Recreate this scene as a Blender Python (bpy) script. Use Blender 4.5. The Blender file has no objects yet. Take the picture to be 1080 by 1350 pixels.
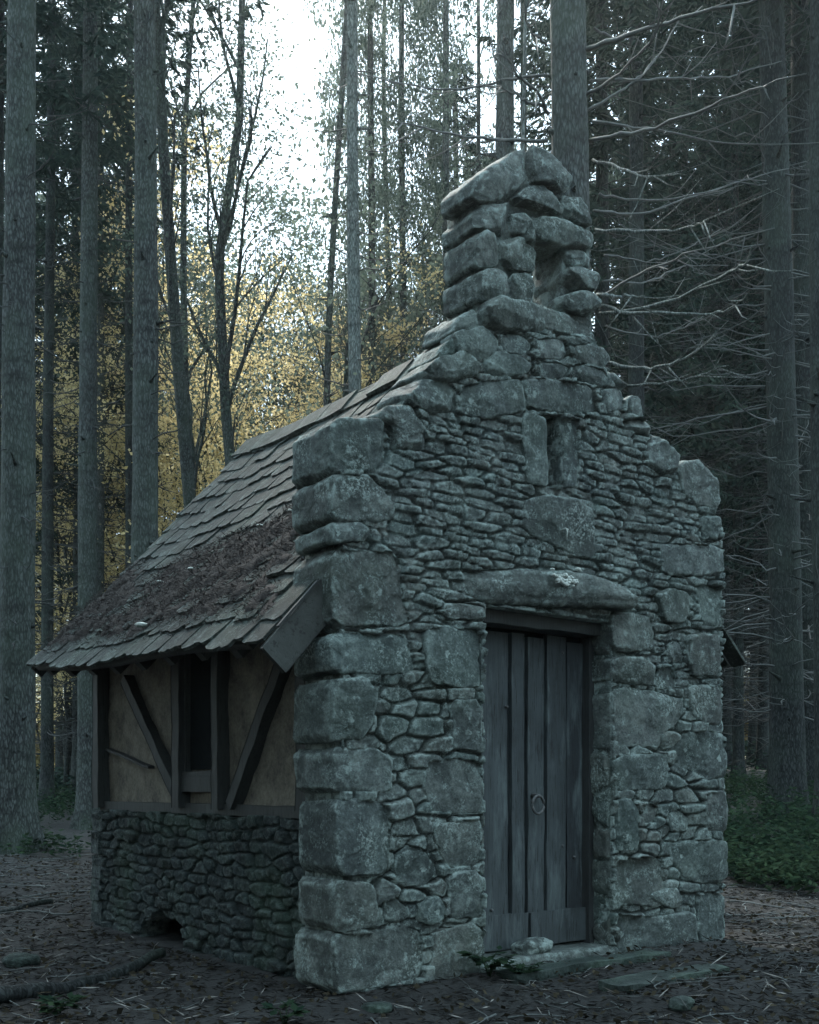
import bpy, math, random
import numpy as np
from mathutils import Vector

random.seed(7)
RNG = np.random.default_rng(11)
scene = bpy.context.scene
COL = scene.collection

# ------------------------------------------------------------------ camera / light
F = 1404.0                       # focal length in pixels of the 1080-wide photograph
HZ = 1040.0                      # height of the horizon in the photograph
cam_d = bpy.data.cameras.new('camera')
cam = bpy.data.objects.new('camera', cam_d)
COL.objects.link(cam)
cam.location = (0, 0, 1.0)
cam.rotation_euler = (math.radians(90), 0, 0)
cam_d.sensor_fit = 'HORIZONTAL'
cam_d.sensor_width = 36.0
cam_d.lens = 36.0 * F / 1080.0
cam_d.shift_y = (HZ - 675.0) / 1080.0
cam_d.clip_start = 0.05
cam_d.clip_end = 600
scene.camera = cam

SUN_EL, SUN_AZ = math.radians(48), math.radians(-14)   # azimuth clockwise from +Y
world = bpy.data.worlds.new("World")
scene.world = world
world.use_nodes = True
wn = world.node_tree
sky = wn.nodes.new('ShaderNodeTexSky')
sky.sky_type = 'NISHITA'
sky.sun_disc = False
sky.sun_elevation = SUN_EL
sky.sun_rotation = SUN_AZ
sky.air_density = 1.3
sky.dust_density = .8
sky.ozone_density = 1.2
cloud = wn.nodes.new('ShaderNodeMix'); cloud.data_type = 'RGBA'      # thin even overcast over the blue
cloud.inputs[0].default_value = .6
geo_ = wn.nodes.new('ShaderNodeTexCoord'); sep = wn.nodes.new('ShaderNodeSeparateXYZ')
wn.links.new(geo_.outputs['Generated'], sep.inputs[0])
mul = wn.nodes.new('ShaderNodeMath'); mul.operation = 'MULTIPLY_ADD'     # overcast: zenith brighter than horizon
mul.inputs[1].default_value = 1.25; mul.inputs[2].default_value = .35
wn.links.new(sep.outputs[2], mul.inputs[0])
oc = wn.nodes.new('ShaderNodeVectorMath'); oc.operation = 'SCALE'
oc.inputs[0].default_value = (5.7, 7.6, 8.3)
wn.links.new(mul.outputs[0], oc.inputs['Scale'])
wn.links.new(oc.outputs[0], cloud.inputs[7])
wn.links.new(sky.outputs[0], cloud.inputs[6])
wn.links.new(cloud.outputs[2], wn.nodes['Background'].inputs[0])
wn.nodes['Background'].inputs[1].default_value = 0.12

sl = bpy.data.lights.new('sun', 'SUN')
sl.energy = 3.6
sl.angle = math.radians(10)
sl.color = (1.0, 0.96, 0.88)
so = bpy.data.objects.new('sun', sl)
COL.objects.link(so)
sd = Vector((math.sin(SUN_AZ) * math.cos(SUN_EL), math.cos(SUN_AZ) * math.cos(SUN_EL), math.sin(SUN_EL)))
so.rotation_euler = sd.to_track_quat('Z', 'Y').to_euler()
so.location = (0, 0, 30)

scene.view_settings.view_transform = 'Standard'
scene.view_settings.look = 'None'
scene.view_settings.exposure = 1.68
scene.view_settings.gamma = 1.0
scene.cycles.volume_bounces = 0
scene.cycles.max_bounces = 6
scene.cycles.diffuse_bounces = 3
scene.cycles.volume_step_rate = 4

# ------------------------------------------------------------------ helpers
def smooth01(x):
    x = np.clip(x, 0, 1)
    return x * x * (3 - 2 * x)

def _hash(i, j, k, s):
    h = (i.astype(np.int64) * 374761393 + j.astype(np.int64) * 668265263 + k.astype(np.int64) * 2147483647 + s * 1274126177) & 0xFFFFFFFF
    h = ((h ^ (h >> 13)) * 1274126177) & 0xFFFFFFFF
    h = ((h ^ (h >> 16)) * 2246822519) & 0xFFFFFFFF
    h = h ^ (h >> 15)
    return (h & 0xFFFFFF) / float(0xFFFFFF)

def vnoise(p, s=0):
    p = np.asarray(p, float)
    i = np.floor(p).astype(np.int64)
    f = p - i
    f = f * f * (3 - 2 * f)
    r = 0
    for a in (0, 1):
        wa = f[..., 0] if a else 1 - f[..., 0]
        for b in (0, 1):
            wb = f[..., 1] if b else 1 - f[..., 1]
            for c in (0, 1):
                wc = f[..., 2] if c else 1 - f[..., 2]
                r = r + wa * wb * wc * _hash(i[..., 0] + a, i[..., 1] + b, i[..., 2] + c, s)
    return r * 2 - 1

def fbm(p, s=0, o=4, g=0.5):
    p = np.asarray(p, float)
    a, r = 1.0, 0
    for k in range(o):
        r = r + a * vnoise(p * (2.03 ** k) + 17.3 * k, s + k)
        a *= g
    return r

class MB:
    """collects pieces of geometry and links them as ONE mesh object"""
    def __init__(s):
        s.v, s.q, s.t, s.n = [], [], [], 0; s.tone = []; s.flat = False
    def add(s, v, q=None, t=None):
        v = np.asarray(v, float).reshape(-1, 3)
        if q is not None and len(q): s.q.append(np.asarray(q, np.int64).reshape(-1, 4) + s.n)
        if t is not None and len(t): s.t.append(np.asarray(t, np.int64).reshape(-1, 3) + s.n)
        s.v.append(v); s.n += len(v)
        return s
    def mesh(s, name, mat, smooth=True):
        V = np.concatenate(s.v)
        Q = np.concatenate(s.q) if s.q else np.zeros((0, 4), np.int64)
        T = np.concatenate(s.t) if s.t else np.zeros((0, 3), np.int64)
        me = bpy.data.meshes.new(name)
        me.vertices.add(len(V)); me.vertices.foreach_set('co', V.astype(np.float32).ravel())
        nl = len(Q) * 4 + len(T) * 3
        me.loops.add(nl)
        me.loops.foreach_set('vertex_index', np.concatenate([Q.ravel(), T.ravel()]).astype(np.int32))
        st = np.concatenate([np.arange(len(Q)) * 4, len(Q) * 4 + np.arange(len(T)) * 3]).astype(np.int32)
        me.polygons.add(len(st)); me.polygons.foreach_set('loop_start', st)
        me.update(calc_edges=True)
        me.polygons.foreach_set('use_smooth', np.full(len(st), smooth and not s.flat))
        me.materials.append(mat)
        if s.tone:
            tn = np.concatenate(s.tone)
            if len(tn) == len(V):
                for q, nm in enumerate(('tone', 'joint')):
                    me.attributes.new(nm, 'FLOAT', 'POINT').data.foreach_set('value', tn[:, q].astype(np.float32))
        return me
    def build(s, name, mat, parent=None, smooth=True):
        return link(name, s.mesh(name, mat, smooth), parent)

def link(name, me, parent=None):
    o = bpy.data.objects.new(name, me)
    COL.objects.link(o)
    if parent: o.parent = parent
    return o

def tag(o, label=None, cat=None, group=None, kind=None):
    if label: o['label'] = label
    if cat: o['category'] = cat
    if group: o['group'] = group
    if kind: o['kind'] = kind
    return o

def empty(name, loc=(0, 0, 0), rz=0):
    o = bpy.data.objects.new(name, None)
    COL.objects.link(o)
    o.location = loc; o.rotation_euler = (0, 0, rz)
    o.empty_display_size = 0.2
    return o

def tube(mb, P, R, n=6, cap=True, wob=0):
    P = np.asarray(P, float); R = np.broadcast_to(np.asarray(R, float), (len(P),))
    T = np.gradient(P, axis=0)
    T /= np.linalg.norm(T, axis=1)[:, None] + 1e-9
    up = np.array([0, 0, 1.0]) if abs(T[0, 2]) < 0.8 else np.array([1.0, 0, 0])
    A = np.cross(T, up); A /= np.linalg.norm(A, axis=1)[:, None] + 1e-9
    B = np.cross(T, A)
    a = np.linspace(0, 2 * math.pi, n, endpoint=False)
    V = P[:, None, :] + R[:, None, None] * (np.cos(a)[None, :, None] * A[:, None, :] + np.sin(a)[None, :, None] * B[:, None, :])
    m = len(P)
    i = np.arange(m - 1)[:, None] * n; j = np.arange(n)[None, :]; k = (j + 1) % n
    Q = np.stack([i + j, i + k, i + n + k, i + n + j], -1).reshape(-1, 4)
    V = V.reshape(-1, 3)
    t = []
    if cap:
        V = np.concatenate([V, P[:1], P[-1:]])
        c0, c1 = m * n, m * n + 1
        t = [(c0, (x + 1) % n, x) for x in range(n)] + [(c1, (m - 1) * n + x, (m - 1) * n + (x + 1) % n) for x in range(n)]
    mb.add(V, Q, t)

def box(mb, lo, hi, sub=(1, 1, 1), jit=0.0, seed=0, rot=None, cen=None):
    """box of six subdivided sides, edges slightly worn"""
    lo = np.array(lo, float); hi = np.array(hi, float)
    nx, ny, nz = [max(1, int(s)) for s in sub]
    vs, qs, n = [], [], 0
    def face(o, a, b, na, nb):
        nonlocal n
        A, B = np.meshgrid(np.linspace(0, 1, na + 1), np.linspace(0, 1, nb + 1), indexing='ij')
        V = o + A[..., None] * a + B[..., None] * b
        i, j = np.meshgrid(np.arange(na), np.arange(nb), indexing='ij')
        k = i * (nb + 1) + j
        q = np.stack([k, k + nb + 1, k + nb + 2, k + 1], -1).reshape(-1, 4) + n
        vs.append(V.reshape(-1, 3)); qs.append(q); n += V.size // 3
    d = hi - lo; X, Y, Z = np.eye(3) * d
    face(lo, Y, X, ny, nx); face(lo + Z, X, Y, nx, ny)
    face(lo, X, Z, nx, nz); face(lo + Y, Z, X, nz, nx)
    face(lo, Z, Y, nz, ny); face(lo + X, Y, Z, ny, nz)
    V = np.concatenate(vs)
    if jit:
        V = V + jit * np.stack([fbm(V * 6, seed + a, 3) for a in (1, 2, 3)], -1)
    if rot is not None:
        c = (lo + hi) / 2 if cen is None else np.array(cen)
        V = (V - c) @ np.array(rot).T + c
    mb.add(V, np.concatenate(qs))

def beam(mb, p0, p1, w, h, out, jit=0.004, seed=0, res=0.05):
    """squared timber from p0 to p1; w across, h along `out`"""
    mb.flat = True
    p0, p1, out = np.array(p0, float), np.array(p1, float), np.array(out, float)
    d = p1 - p0; L = np.linalg.norm(d); d /= L
    s = np.cross(out, d); s /= np.linalg.norm(s)
    n = max(2, int(L / res))
    prof = []
    e = 0.06
    for a, b in ((-1, -1), (1, -1), (1, 1), (-1, 1)):
        prof += [(a * (1 - e * (1 if (a * b > 0) else 0)), b * (1 - e * (0 if (a * b > 0) else 1))),
                 (a * (1 - e * (0 if (a * b > 0) else 1)), b * (1 - e * (1 if (a * b > 0) else 0)))]
    prof = np.array(prof) * 0.5
    t = np.linspace(0, 1, n + 1)
    C = p0 + (p1 - p0) * t[:, None]
    V = C[:, None, :] + prof[None, :, 0, None] * w * s + prof[None, :, 1, None] * h * out
    m = 8
    V = V.reshape(-1, 3)
    V = V + jit * np.stack([fbm(V * 5, seed + a, 3) for a in (1, 2, 3)], -1)
    i = np.arange(n)[:, None] * m; j = np.arange(m)[None]; k = (j + 1) % m
    Q = np.stack([i + j, i + k, i + m + k, i + m + j], -1).reshape(-1, 4)
    c0 = len(V)
    V = np.concatenate([V, V[:m].mean(0)[None], V[n * m:(n + 1) * m].mean(0)[None]])
    T = [(c0, (x + 1) % m, x) for x in range(m)] + [(c0 + 1, n * m + x, n * m + (x + 1) % m) for x in range(m)]
    mb.add(V, Q, T)

def slivers(mb, P, D, L, W, N=None):
    """thin four-sided blades: points P, directions D, lengths L, widths W"""
    k = len(P)
    D = D / (np.linalg.norm(D, axis=1)[:, None] + 1e-9)
    if N is None: N = RNG.normal(size=(k, 3))
    S = np.cross(D, N); S /= np.linalg.norm(S, axis=1)[:, None] + 1e-9
    L = np.broadcast_to(L, (k,))[:, None]; W = np.broadcast_to(W, (k,))[:, None]
    V = np.stack([P, P + D * L * .45 + S * W * .5, P + D * L, P + D * L * .45 - S * W * .5], 1)
    Q = np.arange(k * 4).reshape(k, 4)
    mb.add(V.reshape(-1, 3), Q)

# ------------------------------------------------------------------ materials
def new_mat(name):
    m = bpy.data.materials.new(name); m.use_nodes = True
    nt = m.node_tree
    b = nt.nodes['Principled BSDF']
    return m, nt, b

class G:
    def __init__(s, nt): s.nt = nt
    def n(s, t, **k):
        x = s.nt.nodes.new(t)
        for a, b in k.items(): setattr(x, a, b)
        return x
    def link(s, a, b): s.nt.links.new(a, b)
    def coord(s, scale=(1, 1, 1), kind='Object'):
        c = s.n('ShaderNodeTexCoord'); m = s.n('ShaderNodeMapping')
        m.inputs['Scale'].default_value = scale
        s.link(c.outputs[kind], m.inputs[0]); return m.outputs[0]
    def noise(s, v, scale, detail=6, rough=.6, dist=0):
        x = s.n('ShaderNodeTexNoise'); x.inputs['Scale'].default_value = scale
        x.inputs['Detail'].default_value = detail; x.inputs['Roughness'].default_value = rough
        x.inputs['Distortion'].default_value = dist
        s.link(v, x.inputs['Vector']); return x.outputs[0]
    def ramp(s, f, stops):
        x = s.n('ShaderNodeValToRGB'); e = x.color_ramp.elements
        while len(e) < len(stops): e.new(0.5)
        for i, (p, c) in enumerate(stops):
            e[i].position = p; e[i].color = (c, c, c, 1) if not hasattr(c, '__len__') else (*c, 1)
        s.link(f, x.inputs[0]); return x.outputs[0]
    def mix(s, f, a, b, mode='MIX'):
        x = s.n('ShaderNodeMix', data_type='RGBA', blend_type=mode)
        for sock, val in ((x.inputs[0], f), (x.inputs[6], a), (x.inputs[7], b)):
            if hasattr(val, 'is_linked') or hasattr(val, 'links'): s.link(val, sock)
            elif hasattr(val, '__len__'): sock.default_value = (*val, 1)
            else: sock.default_value = val
        return x.outputs[2]
    def math(s, op, a, b=0.0):
        x = s.n('ShaderNodeMath', operation=op)
        for sock, val in ((x.inputs[0], a), (x.inputs[1], b)):
            if hasattr(val, 'links'): s.link(val, sock)
            else: sock.default_value = val
        return x.outputs[0]
    def bump(s, h, strength, dist, prev=None):
        x = s.n('ShaderNodeBump'); x.inputs['Strength'].default_value = strength
        x.inputs['Distance'].default_value = dist
        s.link(h, x.inputs['Height'])
        if prev is not None: s.link(prev, x.inputs['Normal'])
        return x.outputs[0]

def stone_mat(name, dark, mid, light, lichen=.5, moss=.5, tone='object'):
    m, nt, b = new_mat(name); g = G(nt)
    c = g.coord()
    n1 = g.noise(c, 2.6, 5, .6); n2 = g.noise(c, 11, 8, .65, .3); n3 = g.noise(c, 70, 6, .7)
    f = g.math('ADD', g.math('MULTIPLY', n1, .5), g.math('MULTIPLY', n2, .5))
    col = g.ramp(f, [(.32, dark), (.5, mid), (.68, light)])
    if tone == 'attr':
        at = g.n('ShaderNodeAttribute', attribute_name='tone'); tf = at.outputs['Fac']
    else:
        oi = g.n('ShaderNodeObjectInfo'); tf = oi.outputs['Random']
    tint = g.ramp(tf, [(0., (.55, .62, .62)), (.3, (1.0, .98, .9)), (.55, (.8, .95, .9)), (.8, (1.25, 1.25, 1.2)), (1., (.85, .8, .72))])
    col = g.mix(.85, col, tint, 'MULTIPLY')
    col = g.mix(g.ramp(n3, [(.35, .55), (.65, 0.0)]), col, tuple(x * .45 for x in dark))
    if tone == 'attr':      # earthy mortar between the stones
        aj = g.n('ShaderNodeAttribute', attribute_name='joint')
        col = g.mix(g.math('MULTIPLY', aj.outputs['Fac'], .75), col, (.035, .042, .04))
    # green algae in broad drifts
    mo = g.noise(c, 1.7, 4, .6)
    col = g.mix(g.math('MULTIPLY', g.ramp(mo, [(.48, 0.), (.66, 1.)]), moss), col, (.055, .095, .062))
    # crusts of pale lichen
    vo = g.n('ShaderNodeTexVoronoi'); vo.inputs['Scale'].default_value = 38
    nt.links.new(g.coord(), vo.inputs['Vector'])
    li = g.math('MULTIPLY', g.ramp(g.noise(c, 3.4, 5, .7), [(.54, 0.), (.62, 1.)]), g.ramp(g.noise(c, 55, 5, .75), [(.5, 0.), (.6, 1.)]))
    col = g.mix(g.math('MULTIPLY', li, lichen), col, (.42, .5, .48))
    # pale bloom on worn, proud edges, painted in as edge highlights
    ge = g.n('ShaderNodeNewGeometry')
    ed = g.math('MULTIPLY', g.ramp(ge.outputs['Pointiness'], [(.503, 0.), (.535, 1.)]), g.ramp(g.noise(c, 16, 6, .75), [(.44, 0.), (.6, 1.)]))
    col = g.mix(g.math('MULTIPLY', ed, lichen), col, (.36, .44, .42))  # lichen strength also scales the painted edge highlights
    cr = g.math('MULTIPLY', g.ramp(g.noise(g.coord((1, 1, 1.3)), 6, 9, .85), [(.52, 0.), (.58, 1.)]), g.ramp(g.noise(c, 75, 5, .8), [(.5, 0.), (.54, 1.)]))
    col = g.mix(g.math('MULTIPLY', cr, lichen * .8), col, (.34, .43, .41))
    nt.links.new(col, b.inputs['Base Color'])
    b.inputs['Roughness'].default_value = .82
    b.inputs['Specular IOR Level'].default_value = .3
    bp = g.bump(n2, .8, .04)
    bp = g.bump(g.noise(c, 34, 8, .75, .4), .9, .022, bp)
    bp = g.bump(g.noise(c, 110, 5, .75), .9, .008, bp)
    nt.links.new(bp, b.inputs['Normal'])
    return m

def wood_mat(name, dark, light, stretch=(8, 8, .55), rough=.75, bump=.5, wear=None):
    m, nt, b = new_mat(name); g = G(nt)
    c = g.coord(stretch); c0 = g.coord()
    n1 = g.noise(c, 3.0, 8, .65, .6); n2 = g.noise(c0, 3, 5, .6); n3 = g.noise(c, 12, 6, .7)
    f = g.math('ADD', g.math('MULTIPLY', n1, .35), g.math('MULTIPLY', n2, .65))
    col = g.ramp(f, [(.3, dark), (.7, light)])
    oi = g.n('ShaderNodeObjectInfo')
    col = g.mix(.8, col, g.ramp(oi.outputs['Random'], [(0., (.65, .65, .68)), (1., (1.3, 1.3, 1.25))]), 'MULTIPLY')
    col = g.mix(g.ramp(n3, [(.36, .8), (.46, 0.)]), col, tuple(x * .3 for x in dark))
    if wear: col = g.mix(g.ramp(g.noise(g.coord((6, 6, 1.2)), 1.6, 6, .7), [(.52, 0.), (.68, .8)]), col, wear)
    nt.links.new(col, b.inputs['Base Color'])
    b.inputs['Roughness'].default_value = rough
    bp = g.bump(n1, bump, .012); bp = g.bump(n3, bump, .006, bp)
    nt.links.new(bp, b.inputs['Normal'])
    return m

def bark_mat(name, dark, light, green=.3, scale=1.0):
    m, nt, b = new_mat(name); g = G(nt)
    c = g.coord((9 * scale, 9 * scale, 2.6 * scale)); c0 = g.coord()
    vo = g.n('ShaderNodeTexVoronoi'); vo.feature = 'DISTANCE_TO_EDGE'; vo.inputs['Scale'].default_value = 3.4
    wv = g.mix(.25, c, g.n('ShaderNodeTexNoise').outputs[1])
    nt.links.new(c, vo.inputs['Vector'])
    n1 = g.noise(c, 3.0, 9, .7, .8)
    n2 = g.noise(c0, .9, 4, .6)
    crack = g.ramp(vo.outputs[0], [(.0, 0.), (.22, 1.)])
    f = g.math('MULTIPLY', n1, g.math('ADD', g.math('MULTIPLY', crack, .35), .65))
    col = g.ramp(f, [(.25, tuple(x * .35 for x in dark)), (.4, dark), (.62, light)])
    nb = g.noise(g.coord((1.2, 1.2, 5)), 1.1, 5, .7)
    col = g.mix(.8, col, g.ramp(nb, [(.3, (.5, .5, .5)), (.5, (1., 1., 1.)), (.7, (1.35, 1.38, 1.35))]), 'MULTIPLY')
    col = g.mix(g.math('MULTIPLY', g.ramp(n2, [(.42, 0.), (.62, 1.)]), green), col, (.07, .1, .075))
    nt.links.new(col, b.inputs['Base Color'])
    b.inputs['Roughness'].default_value = .9
    b.inputs['Specular IOR Level'].default_value = .2
    bp = g.bump(f, .8, .03); bp = g.bump(g.noise(c, 14, 6, .7), .6, .008, bp)
    nt.links.new(bp, b.inputs['Normal'])
    return m

def leaf_mat(name, c1, c2, trans=.5, scale=2.0):
    m, nt, b = new_mat(name); g = G(nt)
    c = g.coord()
    geo = g.n('ShaderNodeNewGeometry')
    col = g.ramp(g.math('ADD', g.math('MULTIPLY', g.noise(c, scale * .25, 3, .6), .7), g.math('MULTIPLY', geo.outputs['Random Per Island'], .3)), [(.3, c1), (.7, c2)])
    d = g.n('ShaderNodeBsdfDiffuse'); t = g.n('ShaderNodeBsdfTranslucent'); mx = g.n('ShaderNodeMixShader')
    nt.links.new(col, d.inputs[0]); nt.links.new(col, t.inputs[0])
    mx.inputs[0].default_value = trans
    nt.links.new(d.outputs[0], mx.inputs[1]); nt.links.new(t.outputs[0], mx.inputs[2])
    nt.links.new(mx.outputs[0], nt.nodes['Material Output'].inputs[0])
    nt.nodes.remove(b)
    return m

def plain_mat(name, c1, c2, scale=8, rough=.85, bump=.4, bd=.02, metal=0):
    m, nt, b = new_mat(name); g = G(nt)
    c = g.coord()
    n = g.noise(c, scale, 8, .65, .2); n2 = g.noise(c, scale * 7, 6, .7)
    col = g.ramp(g.math('ADD', g.math('MULTIPLY', n, .6), g.math('MULTIPLY', n2, .4)), [(.35, c1), (.65, c2)])
    nt.links.new(col, b.inputs['Base Color'])
    b.inputs['Roughness'].default_value = rough; b.inputs['Metallic'].default_value = metal
    bp = g.bump(n, bump, bd); bp = g.bump(n2, bump, bd * .25, bp)
    nt.links.new(bp, b.inputs['Normal'])
    return m

M = {}
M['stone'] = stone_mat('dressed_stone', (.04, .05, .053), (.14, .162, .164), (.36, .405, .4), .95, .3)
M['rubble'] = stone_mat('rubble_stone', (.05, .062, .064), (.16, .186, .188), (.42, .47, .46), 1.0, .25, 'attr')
M['side'] = stone_mat('shaded_rubble', (.02, .028, .031), (.042, .056, .062), (.085, .11, .12), .25, .5, 'attr')  # darker rubble copy, the side wall's shade put into its colour
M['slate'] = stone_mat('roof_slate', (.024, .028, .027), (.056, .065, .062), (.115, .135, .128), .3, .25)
M['door'] = wood_mat('door_oak', (.015, .019, .022), (.062, .076, .084), wear=(.12, .15, .155))
M['timber'] = wood_mat('frame_timber', (.014, .016, .017), (.048, .054, .055))
M['barge'] = wood_mat('barge_board', (.02, .022, .021), (.07, .078, .073), stretch=(3, 3, 3))
M['daub'] = plain_mat('ochre_daub', (.055, .05, .042), (.25, .225, .18), 7, .95, .5, .02)
M['void'] = plain_mat('shade_black', (.006, .008, .009), (.015, .018, .02), 3, 1., .1, .01)  # near-black colour painted for the shade inside openings
M['void'].node_tree.nodes['Principled BSDF'].inputs['Specular IOR Level'].default_value = .05
M['iron'] = plain_mat('rusted_iron', (.05, .055, .06), (.14, .14, .14), 40, .5, .4, .004, .3)
M['pale'] = plain_mat('bleached', (.4, .44, .42), (.6, .64, .6), 40, .7, .3, .004)
M['earth'] = plain_mat('forest_floor', (.006, .006, .006), (.018, .0175, .017), 3.5, .95, .9, .06)
M['litter'] = plain_mat('needle_litter', (.016, .013, .012), (.062, .05, .047), 26, .95, .9, .03)
M['needle'] = leaf_mat('dead_needles', (.012, .0115, .011), (.055, .051, .048), .1, 20)
M['deadleaf'] = leaf_mat('fallen_leaves', (.02, .018, .014), (.075, .064, .045), .1, 30)
M['straw'] = leaf_mat('pale_straw', (.16, .15, .14), (.34, .32, .3), .1, 20)
M['bark'] = bark_mat('spruce_bark', (.04, .045, .045), (.115, .13, .128), .35)
M['bark_dark'] = bark_mat('dark_bark', (.018, .021, .022), (.055, .062, .063), .25)
M['bark_pale'] = bark_mat('pale_bark', (.1, .118, .115), (.25, .28, .275), .2)
M['twig'] = plain_mat('dead_twig', (.045, .05, .05), (.12, .132, .13), 10, .85, .3, .01)
M['twig_dark'] = plain_mat('dark_twig', (.018, .02, .02), (.05, .055, .055), 10, .85, .3, .01)
M['spruce'] = leaf_mat('spruce_needles', (.02, .034, .03), (.055, .08, .066), .2)
M['leaf'] = leaf_mat('grey_green_leaves', (.05, .075, .065), (.13, .165, .13), .5)
M['autumn'] = leaf_mat('yellow_leaves', (.5, .41, .19), (.8, .68, .4), .6)
M['autumn_far'] = leaf_mat('dull_yellow_leaves', (.12, .12, .06), (.34, .28, .13), .4)
M['herb'] = leaf_mat('green_herbs', (.013, .027, .02), (.042, .068, .038), .35, 6)

# ------------------------------------------------------------------ ground
P1 = np.array([-0.370, 5.2]); U = np.array([.798, .6025]); Vv = np.array([-.6025, .798])
def ground_z(x, y):
    x = np.asarray(x, float); y = np.asarray(y, float)
    t = np.maximum(0, y - 8.2)
    k = .035 + .04 * smooth01((x - 0.5) / 4)
    t = np.where(t < 26, t, 26 + (t - 26) * .3)
    t = t * t / (t + 1.5)
    p = np.stack([x, y, 0 * x], -1)
    a = .06 * fbm(p * .45, 3, 3) + .022 * fbm(p * 2.3, 5, 3)
    # flatten under the cottage
    u = (x - P1[0]) * U[0] + (y - P1[1]) * U[1]; v = (x - P1[0]) * Vv[0] + (y - P1[1]) * Vv[1]
    d = np.maximum(np.maximum(-u - .15, u - 3.3), np.maximum(-v - .1, v - 3.6))
    heap = .04 * np.exp(-np.abs(d - .06) / .09) * (.4 + np.abs(fbm(p * 2.6, 8, 2)))      # needles drifted against the walls
    return t * k + a * smooth01(.25 + d / 1.2) - .012 + np.where(d > -.12, heap, 0)

def ground():
    mb = MB()
    def patch(xs, ys, dz=0):
        X, Y = np.meshgrid(xs, ys, indexing='ij')
        Z = ground_z(X, Y) + dz
        pp = np.stack([X, Y, 0 * X], -1)
        Z = Z + .014 * fbm(pp * 9, 9, 4)
        n = len(ys)
        i, j = np.meshgrid(np.arange(len(xs) - 1), np.arange(n - 1), indexing='ij')
        k = i * n + j
        mb.add(np.stack([X, Y, Z], -1), np.stack([k, k + n, k + n + 1, k + 1], -1))
    def axis(a, b, c, d, fine, coarse):
        l = -np.geomspace(.3, b - a, coarse)[::-1] + b
        r = np.geomspace(.3, d - c, coarse) + c
        return np.concatenate([l, np.linspace(b, c, fine), r])
    patch(axis(-300, -5, 7, 300, 240, 34), axis(-200, 2, 14, 400, 260, 34))
    return tag(mb.build('ground', M['earth']), kind='structure')
ground()

# ------------------------------------------------------------------ the cottage
house = empty('stone_cottage', (P1[0], P1[1], 0), math.atan2(U[1], U[0]))
tag(house, 'small ruined stone chapel with open bell niche on its gable and a plank door', 'cottage')

def fac(x, y, off=0.0):
    """photo position -> (u, z) on the facade plane"""
    x = np.asarray(x, float); y = np.asarray(y, float)
    r = (x - 540) / F
    u = (r * 5.2 + .37) / (.798 - .602 * r)
    return u, 1 + (HZ - y) / F * (5.2 + .602 * u)
def side(x, y):
    r = (x - 540) / F
    v = (-.29 - 5.26 * r) / (.6025 + .798 * r)
    return v, 1 + (HZ - y) / F * (5.26 + .798 * v)

def resample(P, step):
    P = np.asarray(P, float)
    for _ in range(1):
        N = np.roll(P, -1, 0)
        P = np.stack([P * .87 + N * .13, P * .13 + N * .87], 1).reshape(-1, 2)
    Q = np.concatenate([P, P[:1]])
    L = np.concatenate([[0], np.cumsum(np.linalg.norm(np.diff(Q, axis=0), axis=1))])
    n = max(16, int(L[-1] / step))
    s = np.linspace(0, L[-1], n, endpoint=False)
    return np.stack([np.interp(s, L, Q[:, 0]), np.interp(s, L, Q[:, 1])], 1)

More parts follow.
